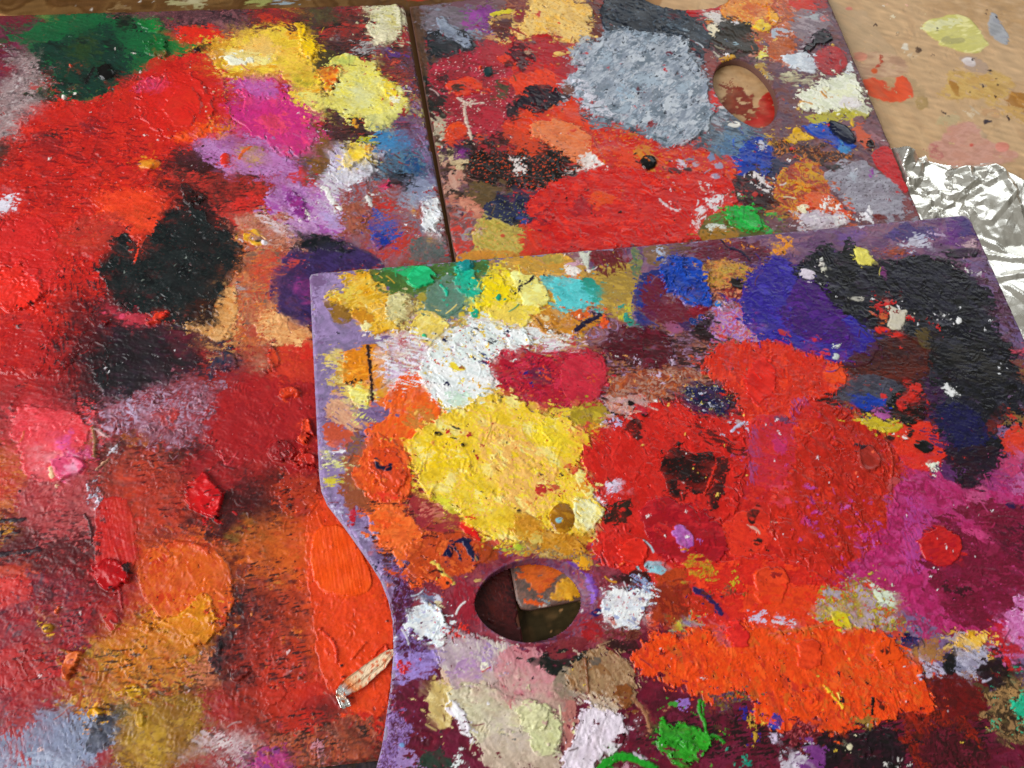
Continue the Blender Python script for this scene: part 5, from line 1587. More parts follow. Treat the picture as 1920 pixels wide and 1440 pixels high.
F 2040a0,2448b0 1582 752 1620 742 1672 744 1652 766 1602 768 c=.9 | small cobalt blue smear
F d83a38 1650 738 1662 740 1660 750 1648 748 r=2
F c06ab0,b85aa0 1630 772 1665 768 1672 790 1650 792 1632 785 c=.6
K d0b830,d8c440 1600 785 1640 784 1660 792 1696 800 1680 808 1655 816 1645 802 1612 800 t=.35 r=5 | yellow smear
K 1c1a1c,242020 1660 762 1680 730 1702 734 1702 770 1736 758 1732 790 1702 802 1670 786 t=.3 r=5 | black dab
F d8382e 1678 757 1700 738 1716 720 1726 724 1724 744 1700 758 1690 771 r=3
F b83030 1678 752 1698 746 1700 760 1688 770 c=.7
C 1c1618 1705 828 1720 830 1732 826 1756 840 1742 851 1714 846 t=.25 r=3
F 1c1618 @1664 825 9 5
F 1c1618 @1704 812 7 9
F 1c1618 @1754 808 7 6
D e8ecdc 1738 866 1756 866 1756 882 1738 880 n=4 s=5
F e8e4e0 @1695 820 4 4
D e8e8e8 1770 730 1795 735 1785 745 1775 742 n=3 s=5
S 5a2f60,6a3a70 1738 880 1790 862 1792 932 1742 922 c=.75
S 5a3060 1720 800 1770 820 1775 850 1740 840 c=.4
M b8306c,c03a78,a02c58,c84a88 1660 930 1722 882 1790 900 1852 920 1960 890 1960 1120 1852 1190 1760 1184 1702 1142 1640 1084 1560 1082 1602 1050 1660 1002 mw=34 h=.35 a=60 | large magenta patch
S b84a94 1690 930 1740 925 1740 1080 1690 1080 a=85 c=.5
F 7a2038,862440,701c34,922c4c 1752 962 1852 930 1960 970 1960 1132 1862 1177 1790 1177 1742 1102 1718 1022 c=.95 | dark wine red paint on the magenta
F 5a2034 1850 970 1960 990 1960 1060 1880 1050 c=.5
F 4a1a2c 1760 1090 1830 1110 1810 1125 1770 1110 c=.6
C c0282f,cc3030,b42430 1716 1012 1740 995 1762 985 1792 1002 1806 1032 1782 1062 1750 1064 1728 1042 t=.7 h=.5 g=.4 | red dab on the wine red paint
D e8e4e8,2a2028 1730 1060 1790 1064 1790 1072 1730 1068 n=5 s=2
S c04080,b83a74 1710 926 1790 958 1842 992 1830 998 1770 966 1706 940 a=30 c=.75
S b8306a,c84a80 1798 978 1830 984 1864 1014 1850 1022 1816 1008 a=40 c=.8
S c85a8a 1805 920 1850 910 1850 940 1815 948 c=.6
F 3a1a2c,2c1830 1788 842 1880 832 1872 882 1842 902 1812 934 1790 882 c=.9
F 2a1a30 1800 890 1812 930 1808 936 1796 910 
S a84080 1850 880 1900 890 1900 920 1850 925 c=.5
F d8402e,e04a34 1878 808 1900 796 1960 784 1960 832 1886 862 c=.85
F 8a7040 1878 790 1920 780 1920 795 1882 802 c=.7
F c84a78 1880 860 1910 850 1912 890 1885 890 c=.7
F d870a0 @1909 856 9 9
D 2a2230 1880 780 1915 770 1915 800 1885 800 n=8 s=4
F 2a2050 @1896 951 7 5
F 2a2050 @1916 951 6 5
F c06aa0 1895 905 1935 900 1935 925 1900 930 c=.7
K d87ab8,e090c8,c868a8,e8b0d8 1878 1162 1900 1122 1940 1112 1940 1225 1890 1206 t=.4 | pink dab at the right edge
F c82c3c 1860 1160 1885 1165 1880 1210 1862 1205 c=.7
K d8342c,e03c2e,cc2e28,e44a2c 1130 1066 1200 1062 1300 1062 1420 1040 1472 1048 1542 1080 1564 1122 1500 1162 1440 1182 1380 1192 1300 1132 1230 1082 t=.35 h=.35 a=15 | red paint below the crimson dab
C e04a2a,e85230 1412 1068 1442 1060 1470 1070 1480 1100 1462 1130 1430 1135 1410 1110 t=.7 h=.35 | orange red disc
F a02a2c 1436 1070 1450 1066 1466 1080 1450 1090 c=.5
F 9a3a20,8a3018,a84426 1222 1092 1286 1084 1296 1142 1281 1167 1230 1178 1214 1142 c=.96 a=85 t=.3 | rust brown patch
F b84a24 1225 1070 1290 1065 1290 1095 1230 1100 c=.85
L 3a2a60 1302 1106 1328 1122 1350 1150 w=11
F b83a24 1290 1110 1330 1125 1340 1150 1290 1150 c=.7
F 8ac4d4,98ccd8 1206 1056 1224 1049 1250 1064 1241 1080 1224 1076 1210 1070 r=4
M c8a02c,d8502f,b08a30,d84030 1278 1052 1320 1042 1345 1082 1290 1088 mw=9
D c8b030,8a6a30 1300 1050 1380 1080 1400 1120 1320 1110 n=22 s=3
F 6a2a20 1310 1105 1335 1110 1335 1122 1315 1122 c=.6
F 8a4a3a 1355 1100 1376 1104 1370 1118 1356 1116 c=.7
F 3a2018 1150 1076 1215 1068 1220 1095 1190 1095 1150 1092 c=.8
K e4e8f0,f0f2f6,e8ecf4 1127 1122 1146 1100 1180 1106 1219 1098 1216 1122 1206 1152 1196 1182 1162 1184 1130 1166 t=.5 r=6 +c86a74*.05*12 +a8b0d0*.06*18 | white dab right of the thumb hole
S a8b8d8,8a9ac8 1180 1082 1218 1090 1212 1120 1190 1105 c=.6
S 6a4a4a 1165 1098 1205 1090 1200 1106 1170 1110 c=.5
F e86034 1142 1160 1150 1160 1154 1172 1146 1172 r=2
F 1e2460 1106 1146 1122 1140 1130 1152 1112 1156 c=.9
F a8282c 1086 1170 1130 1155 1126 1200 1100 1205 1092 1190 c=.75
M 7a3a30,8a5a48,5a2428 1130 1176 1196 1182 1196 1205 1140 1200 mw=9
F 3a1020,441424 1126 1196 1190 1202 1200 1216 1180 1228 1130 1216 c=.9
K dfe8f0,eef2f6,d0dce8 757 1167 775 1136 800 1126 826 1140 841 1162 836 1190 840 1206 815 1216 790 1202 765 1192 t=.7 h=.5 r=6 +c85a74*.04*12 +b0a8d0*.07*18 | white dab left of the thumb hole
S 6a7088,7a80a0,c8c8d8 775 1112 826 1112 833 1134 790 1136 c=.7
F e0d0a8 812 1128 832 1130 830 1140 814 1138 c=.7
F d8b830,c8a828 755 1106 770 1098 771 1122 760 1134 754 1126 c=.9
L c8a040 733 1166 744 1150 752 1146 w=6
S 8a3040 790 1095 830 1090 825 1115 795 1115 c=.6
S a83040,982838 845 1096 890 1096 892 1160 860 1172 a=85 c=.8
S 8a2838 835 1110 850 1105 858 1150 842 1150 a=85 c=.6
F d8b870 890 1086 902 1084 906 1094 896 1098 c=.8
M 5a2038,6a2a4a,8a6aa8,4a1c34 742 1080 775 1095 772 1150 742 1192 732 1150 mw=14
M 6a3050,5a2440,8a70b0,4a1c38 740 1190 790 1200 830 1225 815 1260 745 1230 mw=12
S a08acc,a890d4,9480c0 736 1222 790 1216 832 1230 812 1262 742 1292 a=10 c=.72 r=9
D c83038 740 1230 768 1240 765 1265 745 1255 n=6 s=4
L d03438 750 1240 760 1250 758 1262 w=5
F 6a2038,762640,5a1a30 740 1282 800 1272 832 1292 802 1372 738 1342 c=.94
S c04060 735 1330 760 1340 755 1370 736 1360 c=.6
M 8a6aa8,6a3050,b090c8,9a7ab8,5a2840 700 1342 752 1326 770 1380 742 1450 690 1450 mw=14
F 80a8d8 @752 1398 7 7 r=4
F a88ac0,b094c8 742 1405 780 1402 780 1450 735 1450 c=.85
F 2a4038,30483c,24382e 786 1412 830 1404 872 1446 778 1452 c=.9 | dark green patch
D e8ecec,e0e0e0 855 1410 870 1400 870 1435 855 1440 n=6 s=4
F 7a3040 830 1180 880 1170 890 1200 840 1200 c=.6
D d83a30 830 1185 880 1170 880 1190 835 1195 n=8 s=4
K c0aab4,c8b4b8,b8a0b0,ccc0bc 832 1197 880 1188 930 1200 962 1210 962 1272 902 1292 842 1292 818 1242 826 1220 t=.3 h=.25 a=75 | mauve grey patch below the thumb hole
F b08ab4,b890bc 850 1242 890 1232 906 1272 862 1286 c=.75
F b090c0 905 1205 925 1205 925 1260 905 1265 c=.6
S d8ccc8,d0c4b8 925 1200 965 1205 960 1270 930 1265 a=85 c=.6
F d8c080,d0b470,e0cc94 798 1302 818 1272 852 1282 852 1352 832 1372 804 1342 c=.95 | pale yellow tan patch
K d0c8a8,dcd4b8,c8bc9c 838 1292 920 1282 962 1312 1002 1312 1052 1342 1057 1402 1002 1432 920 1422 880 1372 840 1322 t=.4 h=.4 | thick cream patch
F d8b8a0 818 1262 845 1258 842 1285 825 1285 c=.7
F d08a92,d4949c,c88088 930 1217 1002 1207 1042 1262 1042 1322 1002 1322 952 1292 922 1262 c=.95 a=70 | smooth pink patch
S c86a78 925 1270 960 1280 975 1330 945 1320 a=80 c=.5
K ece4ee,f4eef6 828 1322 850 1310 872 1342 886 1370 872 1384 854 1356 t=.5 r=4 | white dab on the cream
L c83038 905 1258 918 1252 w=4
F f0ecd8 900 1246 916 1244 912 1256 902 1258 r=3
F c8b4a0,beaa98,d0bcaa 905 1372 1000 1380 1062 1402 1052 1450 895 1450 c=.95 a=70
S 7a7a78 935 1370 975 1360 980 1385 945 1390 c=.35
F 8a3a40,7a2c34 1020 1215 1072 1195 1100 1200 1095 1225 1045 1240 1025 1240 c=.8
W ccb0a8,c8aca0 850 1268 960 1250 1050 1300 1050 1340 960 1330 870 1300 f=26
W c8a898 1000 1300 1060 1290 1060 1400 1010 1400 f=16
W d0c0b4 900 1330 1000 1360 1020 1420 920 1410 f=20
K 262a28,2e322e 986 1240 998 1232 1010 1236 1020 1222 1040 1242 1080 1232 1100 1214 1106 1226 1062 1256 1050 1272 1030 1266 1010 1251 t=.4 r=4 | black green smear
L c8b0a0 1073 1216 1080 1222 1084 1226 w=3
F a09080,94846f,a8988a 1034 1272 1066 1246 1102 1241 1104 1302 1050 1314 1036 1300 c=.95
K b0906c,a07c5c,bc9c7c,946c48 1060 1262 1100 1221 1130 1214 1172 1230 1192 1265 1197 1292 1182 1332 1150 1322 1100 1302 1060 1292 t=.5 h=.5 hw=18 a=65 | ridged tan brown patch
L 8a5a3c 1096 1236 1100 1265 1102 1298 w=5 t=.6
F 6a6058 @1115 1242 10 8
K 8a5530 1150 1290 1185 1280 1185 1325 1160 1330 t=.3
L a87858 1185 1310 1210 1335 1218 1370 w=7 t=.3
K d4d4a4,dcdcb0,c8c894 985 1392 992 1340 1002 1318 1042 1332 1058 1372 1051 1412 1002 1417 t=.45 h=.25 | pale green cream dab
K d0ccA0,dcd8b0 966 1322 990 1306 1016 1320 1030 1340 1015 1365 985 1370 970 1350 t=.6 h=.7
F c08078 1050 1310 1080 1315 1075 1400 1058 1420 c=.8 a=80
K e4d8e4,eee2ec,dccfdc 1046 1450 1076 1380 1082 1340 1110 1320 1150 1330 1171 1360 1174 1392 1150 1407 1122 1422 1110 1450 t=.6 h=.5 a=-65 | thick lilac white patch
S c8b098,d8c8b8 1080 1305 1130 1300 1170 1330 1150 1340 1090 1320 c=.7
F e4482a,e85228,dc3e28 1380 1120 1440 1090 1540 1110 1600 1150 1590 1190 1420 1190 c=.95
K ee5420,f25a26,e44c20,f4642c 1178 1242 1194 1214 1212 1204 1220 1186 1244 1180 1262 1196 1290 1190 1310 1176 1344 1184 1380 1166 1396 1162 1412 1178 1440 1176 1470 1190 1520 1176 1556 1172 1580 1180 1622 1172 1650 1182 1676 1206 1690 1230 1722 1240 1730 1270 1752 1320 1744 1346 1716 1350 1702 1336 1668 1344 1650 1358 1610 1360 1596 1374 1540 1372 1520 1384 1496 1372 1466 1380 1440 1360 1408 1354 1418 1324 1398 1300 1370 1302 1344 1326 1318 1318 1290 1290 1256 1292 1236 1272 1206 1268 t=.55 h=.45 a=80 +d8442a*.08*34 +d8682c*.10*40 +8a4a2c*.012*12 | large crusty bright orange patch
F e8703a,d8602c 1550 1250 1620 1230 1720 1270 1720 1310 1640 1300 1580 1300 c=.4
C d83030,e03a34 1360 1170 1376 1160 1395 1175 1406 1192 1400 1212 1372 1217 1362 1195 t=.6 g=.5 | glossy red dab on the orange
F d05a60 1335 1180 1360 1168 1362 1195 1350 1208 1336 1200 c=.7
C e04a28,e8522c @1515 1228 22 30 t=.6 | oval orange red dab
C ee5a22 @1660 1222 25 26 t=.7 | round orange dab
F 5a2a20 @1657 1222 8 6 r=4
L d86a34 1440 1190 1500 1180 1560 1172 w=6 t=.5
L f0c83c 1542 1286 1556 1302 1578 1326 w=5 t=.5
L f0d060 1567 1300 1572 1312 w=4 t=.5
L 1a1618 1634 1310 1632 1338 w=6
F 5a2a20 @1654 1324 7 6
D 3a1a18,2a2430 1440 1240 1700 1260 1660 1340 1450 1300 n=18 s=3
F 9a7a3c 1590 1345 1640 1340 1640 1362 1600 1368 c=.7
F 2040a0,2a4ab0 1440 1342 1458 1336 1466 1352 1458 1372 1442 1368 c=.9 | small blue patch
F 3a2a70 1350 1305 1372 1300 1366 1330 1352 1320 c=.7
M c8b02c,d0c040,8a7a4a,d84030,a08a50,b8a8b8 1518 1132 1545 1100 1582 1096 1652 1106 1682 1162 1660 1184 1580 1172 1530 1162 mw=13 | yellow and grey flecked patch
K d8c430 1545 1150 1575 1140 1600 1175 1585 1182 t=.3
F e0ecd8 1637 1104 1650 1116 1660 1130 1650 1136 1642 1120 r=2
F e0e8dc @1634 1098 5 6
S dfe0e8,c8b8d0 1438 1164 1470 1152 1496 1168 1474 1180 c=.5
S d0c8e0 1410 1145 1440 1160 1420 1175 1400 1160 c=.5
S 9a90b8,c8c040 1255 1172 1300 1158 1300 1180 1262 1184 c=.6
K 1e2250,242a60 @1709 1204 20 13 10 t=.4 g=.6 | glossy navy dab
K e8b030,f0c050,e8c880 1788 1202 1820 1182 1856 1190 1841 1217 1802 1222 t=.4 r=6 | amber yellow dab
S a8a0b8,c8c4d8,8a88a0 1788 1222 1862 1214 1832 1262 1790 1268 c=.7
F b8864a,a8784a 1698 1216 1772 1220 1762 1242 1712 1234 c=.85
S c8c0d8 1722 1240 1770 1250 1775 1270 1740 1258 c=.6
F 1c1416 1764 1226 1792 1226 1792 1266 1768 1268 r=3
F 2c1620,341a28 1828 1242 1870 1230 1902 1262 1880 1292 1840 1282 c=.93
F 6a1a20,7a1c22,5a161c 1738 1262 1800 1272 1852 1302 1842 1362 1762 1342 c=.9
F c82c30 1862 1190 1885 1210 1900 1260 1890 1250 c=.8
M 4a3a2c,6a5a3c,3a2a24,b08a60 1842 1302 1902 1280 1960 1292 1960 1412 1852 1392 mw=16
S b89060 1850 1300 1915 1285 1915 1300 1860 1312 c=.7
K 2fb890,34c09a 1886 1330 1904 1304 1940 1300 1940 1370 1910 1352 t=.5 | turquoise green dab at the right edge
S 2fb890 1855 1350 1872 1360 1870 1375 c=.5
K 2a1e26,33242c,261a20 1498 1402 1520 1374 1602 1380 1660 1354 1692 1390 1704 1450 1540 1450 t=.25 | dark plum black patch at the bottom edge
B e0d8b8 @1591 1400 5 6 t=.3
D d8d4d0 1640 1420 1690 1420 1690 1440 1640 1440 n=5 s=3
M 8a2a1c,b03a24,5a2a1c,a03020,4a2018 1692 1332 1800 1342 1850 1402 1862 1450 1704 1450 1690 1390 mw=20
M 5a1c2c,7a2a3c,3a1820 1730 1360 1760 1350 1850 1400 1850 1450 1720 1450 mw=16 c=.5 np=1
K 8a4a90,7a3e82 1488 1412 1520 1390 1552 1412 1542 1450 1460 1450 t=.3 | purple dab
S c8c0cc,d8d0dc 1458 1434 1500 1398 1516 1430 1480 1450 c=.75
S d0c0d8 1440 1372 1460 1378 1455 1395 1440 1390 c=.6
M 7a2430,b85a60,5a1c28 1470 1360 1540 1340 1530 1385 1480 1400 mw=12
K 3a9c30,44a838,309028 1228 1396 1236 1380 1234 1358 1240 1346 1248 1362 1258 1356 1262 1364 1276 1352 1288 1362 1312 1366 1330 1376 1332 1396 1322 1410 1318 1424 1292 1430 1284 1440 1264 1438 1256 1420 1240 1412 t=1.0 h=.9 g=.5 r=4 hw=14 | thick glossy leaf green dab
L 3a9c30 1322 1375 1320 1350 1308 1335 1310 1316 w=7 t=.7
L 3a9c30 1316 1316 1318 1340 w=4 t=.5
L 3a9c30 1326 1382 1342 1378 1355 1392 w=6 t=.5
L 2f9a30 1118 1450 1140 1424 1180 1416 1225 1440 w=15 t=.9
S 9a9a8c,c090a0 1150 1440 1180 1428 1190 1450 1150 1450
F 4aa040 @1261 1322 10 8 r=3
F a07ac8 1272 1315 1290 1312 1284 1332 1274 1332 c=.8
L d8c8d8 1188 1412 1198 1418 1210 1424 w=5
L e0d0e0 1176 1366 1186 1368 w=3
D 2a8a78,3aa088 1360 1400 1420 1420 1420 1445 1370 1440 n=14 s=4
D 3a3090,c8a040 1390 1330 1440 1340 1440 1380 1400 1380 n=12 s=4
M 8a7a30,4a3070,6a2a34 1340 1300 1400 1295 1410 1325 1350 1330 mw=10
~ .2 18 40 90
!.34 12 8 20
D e8e4e8,2a2230,e8c850 610 540 1080 480 1080 640 640 760 n=40 s=2
D 2a1c20,e8e0e0,f0c860 1100 660 1400 640 1440 1040 1140 1040 n=70 s=2
D e8dce4,c84a90,f07050 1420 700 1680 780 1680 1060 1440 1060 n=60 s=1.8
D e8e4e8 1680 900 1920 900 1920 1140 1700 1140 n=12 s=1.4
D e8e4e8,e8c850,2a2038 760 1240 1200 1200 1740 1220 1900 1430 800 1430 n=70 s=1.8
D e8e8ec 1640 520 1860 560 1900 760 1700 620 n=10 s=1.6
"""

PAINT_TABLE = """
M cfac84,d2b088,cca880,d0ae86 1180 -120 2050 -120 2050 700 1180 700 r=0 mw=120 st=2 mt=.0 np=1
W c09a6c 1650 -80 2000 -60 2000 80 1800 60 f=40
F c8ab88,c4a684 1540 0 1570 5 1592 18 1628 22 1640 50 1665 80 1690 110 1662 105 1600 110 1575 50 c=.92 r=2 f=3 | faded beige paint stain
F c49c80,ccaa8c 1580 110 1640 95 1690 105 1708 130 1690 150 1640 160 1600 150 c=.85 r=3 f=4
F d89078,dc9880 @1612 107 14 9 r=2
F d88a78 @1591 17 7 4 r=2
F c0a27c 1600 150 1700 140 1740 170 1730 200 1660 195 1620 190 r=4 f=4 c=.8
F e0552c,e45a2e 1606 156 1640 144 1644 152 1660 152 1676 170 1680 150 1676 146 1694 144 1706 155 1713 180 1700 188 1676 197 1655 190 1625 180 c=.97 r=2 | vivid orange paint stain on the table
L b85038 1650 105 1653 118 1642 128 w=4
F d8642f @1639 134 6 5 r=2
F c2a078 1660 140 1676 150 1676 170 1662 168 r=4 f=3 c=.8
F b89a68 @1727 195 12 14 r=3 c=.8
C ddd585,d4cc78,e4dc9a 1725 52 1738 36 1766 34 1776 26 1794 25 1820 35 1838 60 1842 72 1858 84 1848 90 1838 102 1800 98 1762 84 1742 66 t=.35 r=2 | pale yellow paint patch on the table
F e4e0b0 1728 48 1745 38 1800 34 1800 50 1760 56 1735 58 c=.8
F b8b078 @1786 77 22 8 r=3 c=.85
C a8a8ac,b0b0b4,9c9ca4 1850 50 1856 28 1866 24 1878 48 1890 68 1891 86 1876 82 1858 70 t=.25 r=2 | small grey paint patch on the table
F c0a48c,b89c88 1794 105 1830 104 1850 120 1860 140 1830 138 1808 130 c=.85 r=4
F ddd0d0,e4dcdc 1800 112 1820 107 1832 122 1820 127 1804 118 r=2 t=.2
F d0a860,d8b46c,c8a05c 1775 140 1790 130 1830 140 1880 135 1900 155 1903 165 1885 185 1860 200 1840 190 1810 180 1785 190 1762 180 c=.8 r=5 f=3 | tan yellow paint stain
F b8863c,b07c30 1775 148 1790 155 1800 170 1795 182 1785 172 c=.9 r=2
F b8843a,b07a2e,c08c40 1890 172 1940 176 1940 215 1900 205 1880 200 c=.9 r=3 | ochre paint stain
F d0a868 1850 195 1940 205 1940 230 1890 225 c=.7 r=6
F c8a078 1830 200 1880 205 1875 225 1840 222 c=.6
F cab48c,c4ae88 1755 222 1770 214 1798 215 1802 228 1780 238 1760 236 r=3 c=.9
F cf9a88,d4a292,c89482 1738 275 1745 265 1765 268 1770 245 1800 228 1830 232 1850 255 1858 270 1895 280 1910 290 1890 308 1830 318 1770 312 1745 300 r=3 f=3 c=.93 | dusty pink paint stain on the table
F cdb090 1825 230 1848 248 1852 265 1838 258 c=.7 r=3
F c88078 1738 272 1760 268 1764 300 1745 298 c=.6
F e0907c,e4988a @1879 276 14 10 r=2
F d04a3c @1821 273 4 3 r=1
D 4a3028,3a2a30 1560 10 1920 20 1920 240 1760 260 1700 100 n=30 s=2.2
F 3a3040 @1847 230 5 6
F 5a4030 @1722 97 5 5
F 5a4030 @1681 62 5 4
D f0e8dc,e8d8b8,e8b8a0 1650 0 1700 5 1720 110 1700 160 1690 80 n=14 s=2.6
F e8e0d0 1690 85 1698 82 1700 92 1692 92
F d8c0a0 1700 100 1714 92 1716 106 1704 110
S d8c4a8 1810 205 1828 203 1825 215 1812 212
W c09a70 1330 100 1470 100 1470 250 1330 250 f=10
F 8a3826,943c2a,80301f 1348 190 1362 176 1372 168 1385 162 1400 170 1402 182 1412 178 1408 200 1420 205 1422 228 1405 232 1385 215 1356 210 1346 190 1352 170 c=.78 r=9 | dark red paint spattered under the thumb hole
S 8a3826 1345 160 1375 150 1400 168 1380 172 c=.4
F b8302a,c23a34 1420 200 1432 175 1460 165 1470 220 1440 245 1400 240 1395 228 1416 226 c=.95 r=3 | red paint stain under the thumb hole
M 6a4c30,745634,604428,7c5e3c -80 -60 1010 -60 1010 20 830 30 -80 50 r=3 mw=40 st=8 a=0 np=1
S a8a078,b0a888 310 -5 380 -5 400 14 330 16 a=0 c=.7
S 9a9a60 470 -5 510 -5 500 10 460 12 a=0 c=.7
S 9aa8b0 500 -5 570 -5 560 8 510 10 a=0 c=.5
S 8a7050 200 12 250 10 240 22 205 22 a=0 c=.5
D d8d0c8 100 5 320 2 320 16 100 20 n=6 s=1.6
F c8402f,b83a2c 748 -20 815 -20 815 1 752 3 r=1
F 6a7078,7a8a98 585 1437 640 1430 640 1460 580 1460 r=2
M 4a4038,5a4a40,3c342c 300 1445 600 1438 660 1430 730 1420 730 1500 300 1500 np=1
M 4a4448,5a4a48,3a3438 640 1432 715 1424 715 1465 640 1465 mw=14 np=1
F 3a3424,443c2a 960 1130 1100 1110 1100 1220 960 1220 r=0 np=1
"""  # last row: shade inside the front thumb hole, painted dark onto the tan wood
# ------------------------------------------------------------------ the table
paint = paint_mat('dried_oil_paint')
Z_FRONT = 0.0128            # top of the front palette, which lies on the other two

wood = wood_mat('tan_wood', 'c8a27a', 'd2b088', rough=0.45)
wood_at = wood_mat('stained_tan_wood', 'b08050', 'c09468', attr=True, rough=0.45)
me = bpy.data.meshes.new('table_top')
L = 1.3
v = [(x, y, z) for z in (-0.03, -0.0012) for x, y in ((-L, -L), (L, -L), (L, L), (-L, L))]
me.from_pydata(v, [], [(3, 2, 1, 0), (4, 5, 6, 7), (0, 1, 5, 4), (1, 2, 6, 5), (2, 3, 7, 6), (3, 0, 4, 7)])
table = link('table_top', me, wood, kind='structure')

# outlines of the three palettes, on the plane of their tops
def rect_from(corner, along, down, w, h):
    """corner plus unit vectors -> TR, BR, BL, TL"""
    return np.array([corner, corner + down * h, corner + down * h - along * w, corner - along * w])


def rounded(poly, r, n=5):
    out = []
    k = len(poly)
    for i in range(k):
        p0, p, p2 = poly[i - 1], poly[i], poly[(i + 1) % k]
        a = (p0 - p) / np.linalg.norm(p0 - p); b = (p2 - p) / np.linalg.norm(p2 - p)
        for t in np.linspace(0, 1, n):
            q = (1 - t) ** 2 * (p + a * r) + 2 * t * (1 - t) * p + t * t * (p + b * r)
            out.append(q)
    return np.array(out)


unit = lambda q: q / np.linalg.norm(q)
# left palette
tr, br = world_poly([(757, 8), (966, 1120)], Z_BOARD)
tl_ = world_poly([(0, 29)], Z_BOARD)[0]
dn = unit(br - tr); al_ = unit(tr - tl_)
bl_, bm = world_poly([(590, 1440), (705, 1427)], Z_BOARD)
_u = unit(bm - bl_)
_A = np.array([[dn[0], -_u[0]], [dn[1], -_u[1]]])
_t = np.linalg.solve(_A, bm - tr)[0]
br = tr + dn * _t
OUT_L = rounded(np.array([tr, br, br - _u * .33, tr - al_ * .33]), .004)
# right palette, with the notch in its far short side and its thumb hole
a, b_, c_, d_ = world_poly([(768, 12), (845, 490), (972, 1148), (1092, 1124)], Z_BOARD)
e_, f_ = world_poly([(1548, -20), (1728, 412)], Z_BOARD)
dn2 = unit(c_ - a)
corner2 = c_
rt = unit(d_ - c_)
br2 = c_ + rt * float((f_ - a) @ rt)
notch = world_poly([(1200, -30), (1205, -4), (1225, 8), (1260, 17), (1300, 19), (1340, 14), (1365, 3), (1376, -30)], Z_BOARD)
tl2, tr2 = world_poly([(768, 12), (1540, -32)], Z_BOARD)
n0, n1 = world_poly([(1195, -38), (1382, -41)], Z_BOARD)
OUT_R = np.vstack([[tl2], [corner2 + (-dn2) * .006], [corner2 + rt * .0015 - dn2 * .0015], [corner2 + rt * .006], [br2], [f_], [tr2], [n1], notch[::-1], [n0]])
HOLE_R = chaikin(world_poly([(1336, 160), (1340, 134), (1355, 116), (1380, 111), (1406, 119), (1431, 140), (1451, 168), (1459, 200), (1453, 223), (1437, 237), (1418, 241), (1395, 231), (1370, 213), (1349, 190)], Z_BOARD), 2)
# front palette, with the notch in its left short side and its thumb hole
OUT_F = world_poly([(580, 520), (583, 514), (592, 512), (1250, 457), (1800, 404), (1812, 404), (1820, 412), (1925, 645), (2120, 1080), (2300, 1560), (1400, 1720), (560, 1760),
                    (600, 1640), (668, 1540), (700, 1460), (716, 1400), (732, 1290), (738, 1220), (736, 1165), (728, 1125), (712, 1085), (690, 1050), (640, 980), (612, 944), (602, 920), (598, 890), (590, 720)], Z_FRONT)
HOLE_F = chaikin(world_poly([(889, 1132), (897, 1108), (918, 1082), (955, 1063), (1000, 1054), (1038, 1060), (1068, 1078), (1087, 1102), (1093, 1127), (1085, 1152), (1062, 1180), (1030, 1197), (990, 1204), (950, 1196), (914, 1174), (895, 1152)], Z_FRONT), 2)
RIM_F = chaikin(world_poly([(888, 1132), (896, 1106), (917, 1079), (955, 1056), (1000, 1046), (1046, 1049), (1084, 1066), (1110, 1092), (1120, 1122), (1112, 1156), (1085, 1186), (1045, 1203), (992, 1207), (949, 1199), (912, 1176), (894, 1152)], Z_FRONT), 2)


def board(name, label, outline, holes, z0, z1, mat):
    o = link(name, None, label=label, cat='palette')
    c = np.asarray(outline).mean(0)
    o.location = (float(c[0]), float(c[1]), z0)
    m = board_mesh('wooden_board', outline, holes, z0, z1 - .0001, .0007)
    b = link('wooden_board', m, mat, o)
    return o


def edge_mat(name, a, b):
    return wood_mat(name, a, b, ang=.3, rough=.5)


def ground_mask(g, outline, holes):
    """signed distance (m) inside the board outline and outside the holes, per cell"""
    p = (np.asarray(outline) - (g.x0, g.y0)) / g.cell
    d = sdf_grid(0, 0, g.w, g.h, p)
    hd = np.full(d.shape, 1e6, np.float32)
    for h in holes:
        q = (np.asarray(h) - (g.x0, g.y0)) / g.cell
        x0, x1 = max(0, int(q[:, 0].min()) - 60), min(g.w, int(q[:, 0].max()) + 60)
        y0, y1 = max(0, int(q[:, 1].min()) - 60), min(g.h, int(q[:, 1].max()) + 60)
        if x1 > x0 and y1 > y0:
            hd[y0:y1, x0:x1] = np.minimum(hd[y0:y1, x0:x1], -sdf_grid(x0, y0, x1 - x0, y1 - y0, q))
    return np.minimum(d, hd) * g.cell, hd * g.cell


def seen(g, mx=45, my=45):
    X, Y = np.meshgrid(g.x0 + np.arange(g.w) * g.cell, g.y0 + np.arange(g.h) * g.cell)
    px, py = back(np.stack([X, Y, np.full(X.shape, g.z)], -1))
    return (px > -mx) & (px < 1920 + mx) & (py > -my) & (py < 1440 + my)


def under(g, outline, grow):
    """distance (m) into the shape outline, minus grow"""
    p = (np.asarray(outline) - (g.x0, g.y0)) / g.cell
    return sdf_grid(0, 0, g.w, g.h, p) * g.cell - grow


QUAL = 1.0
ALL = {}


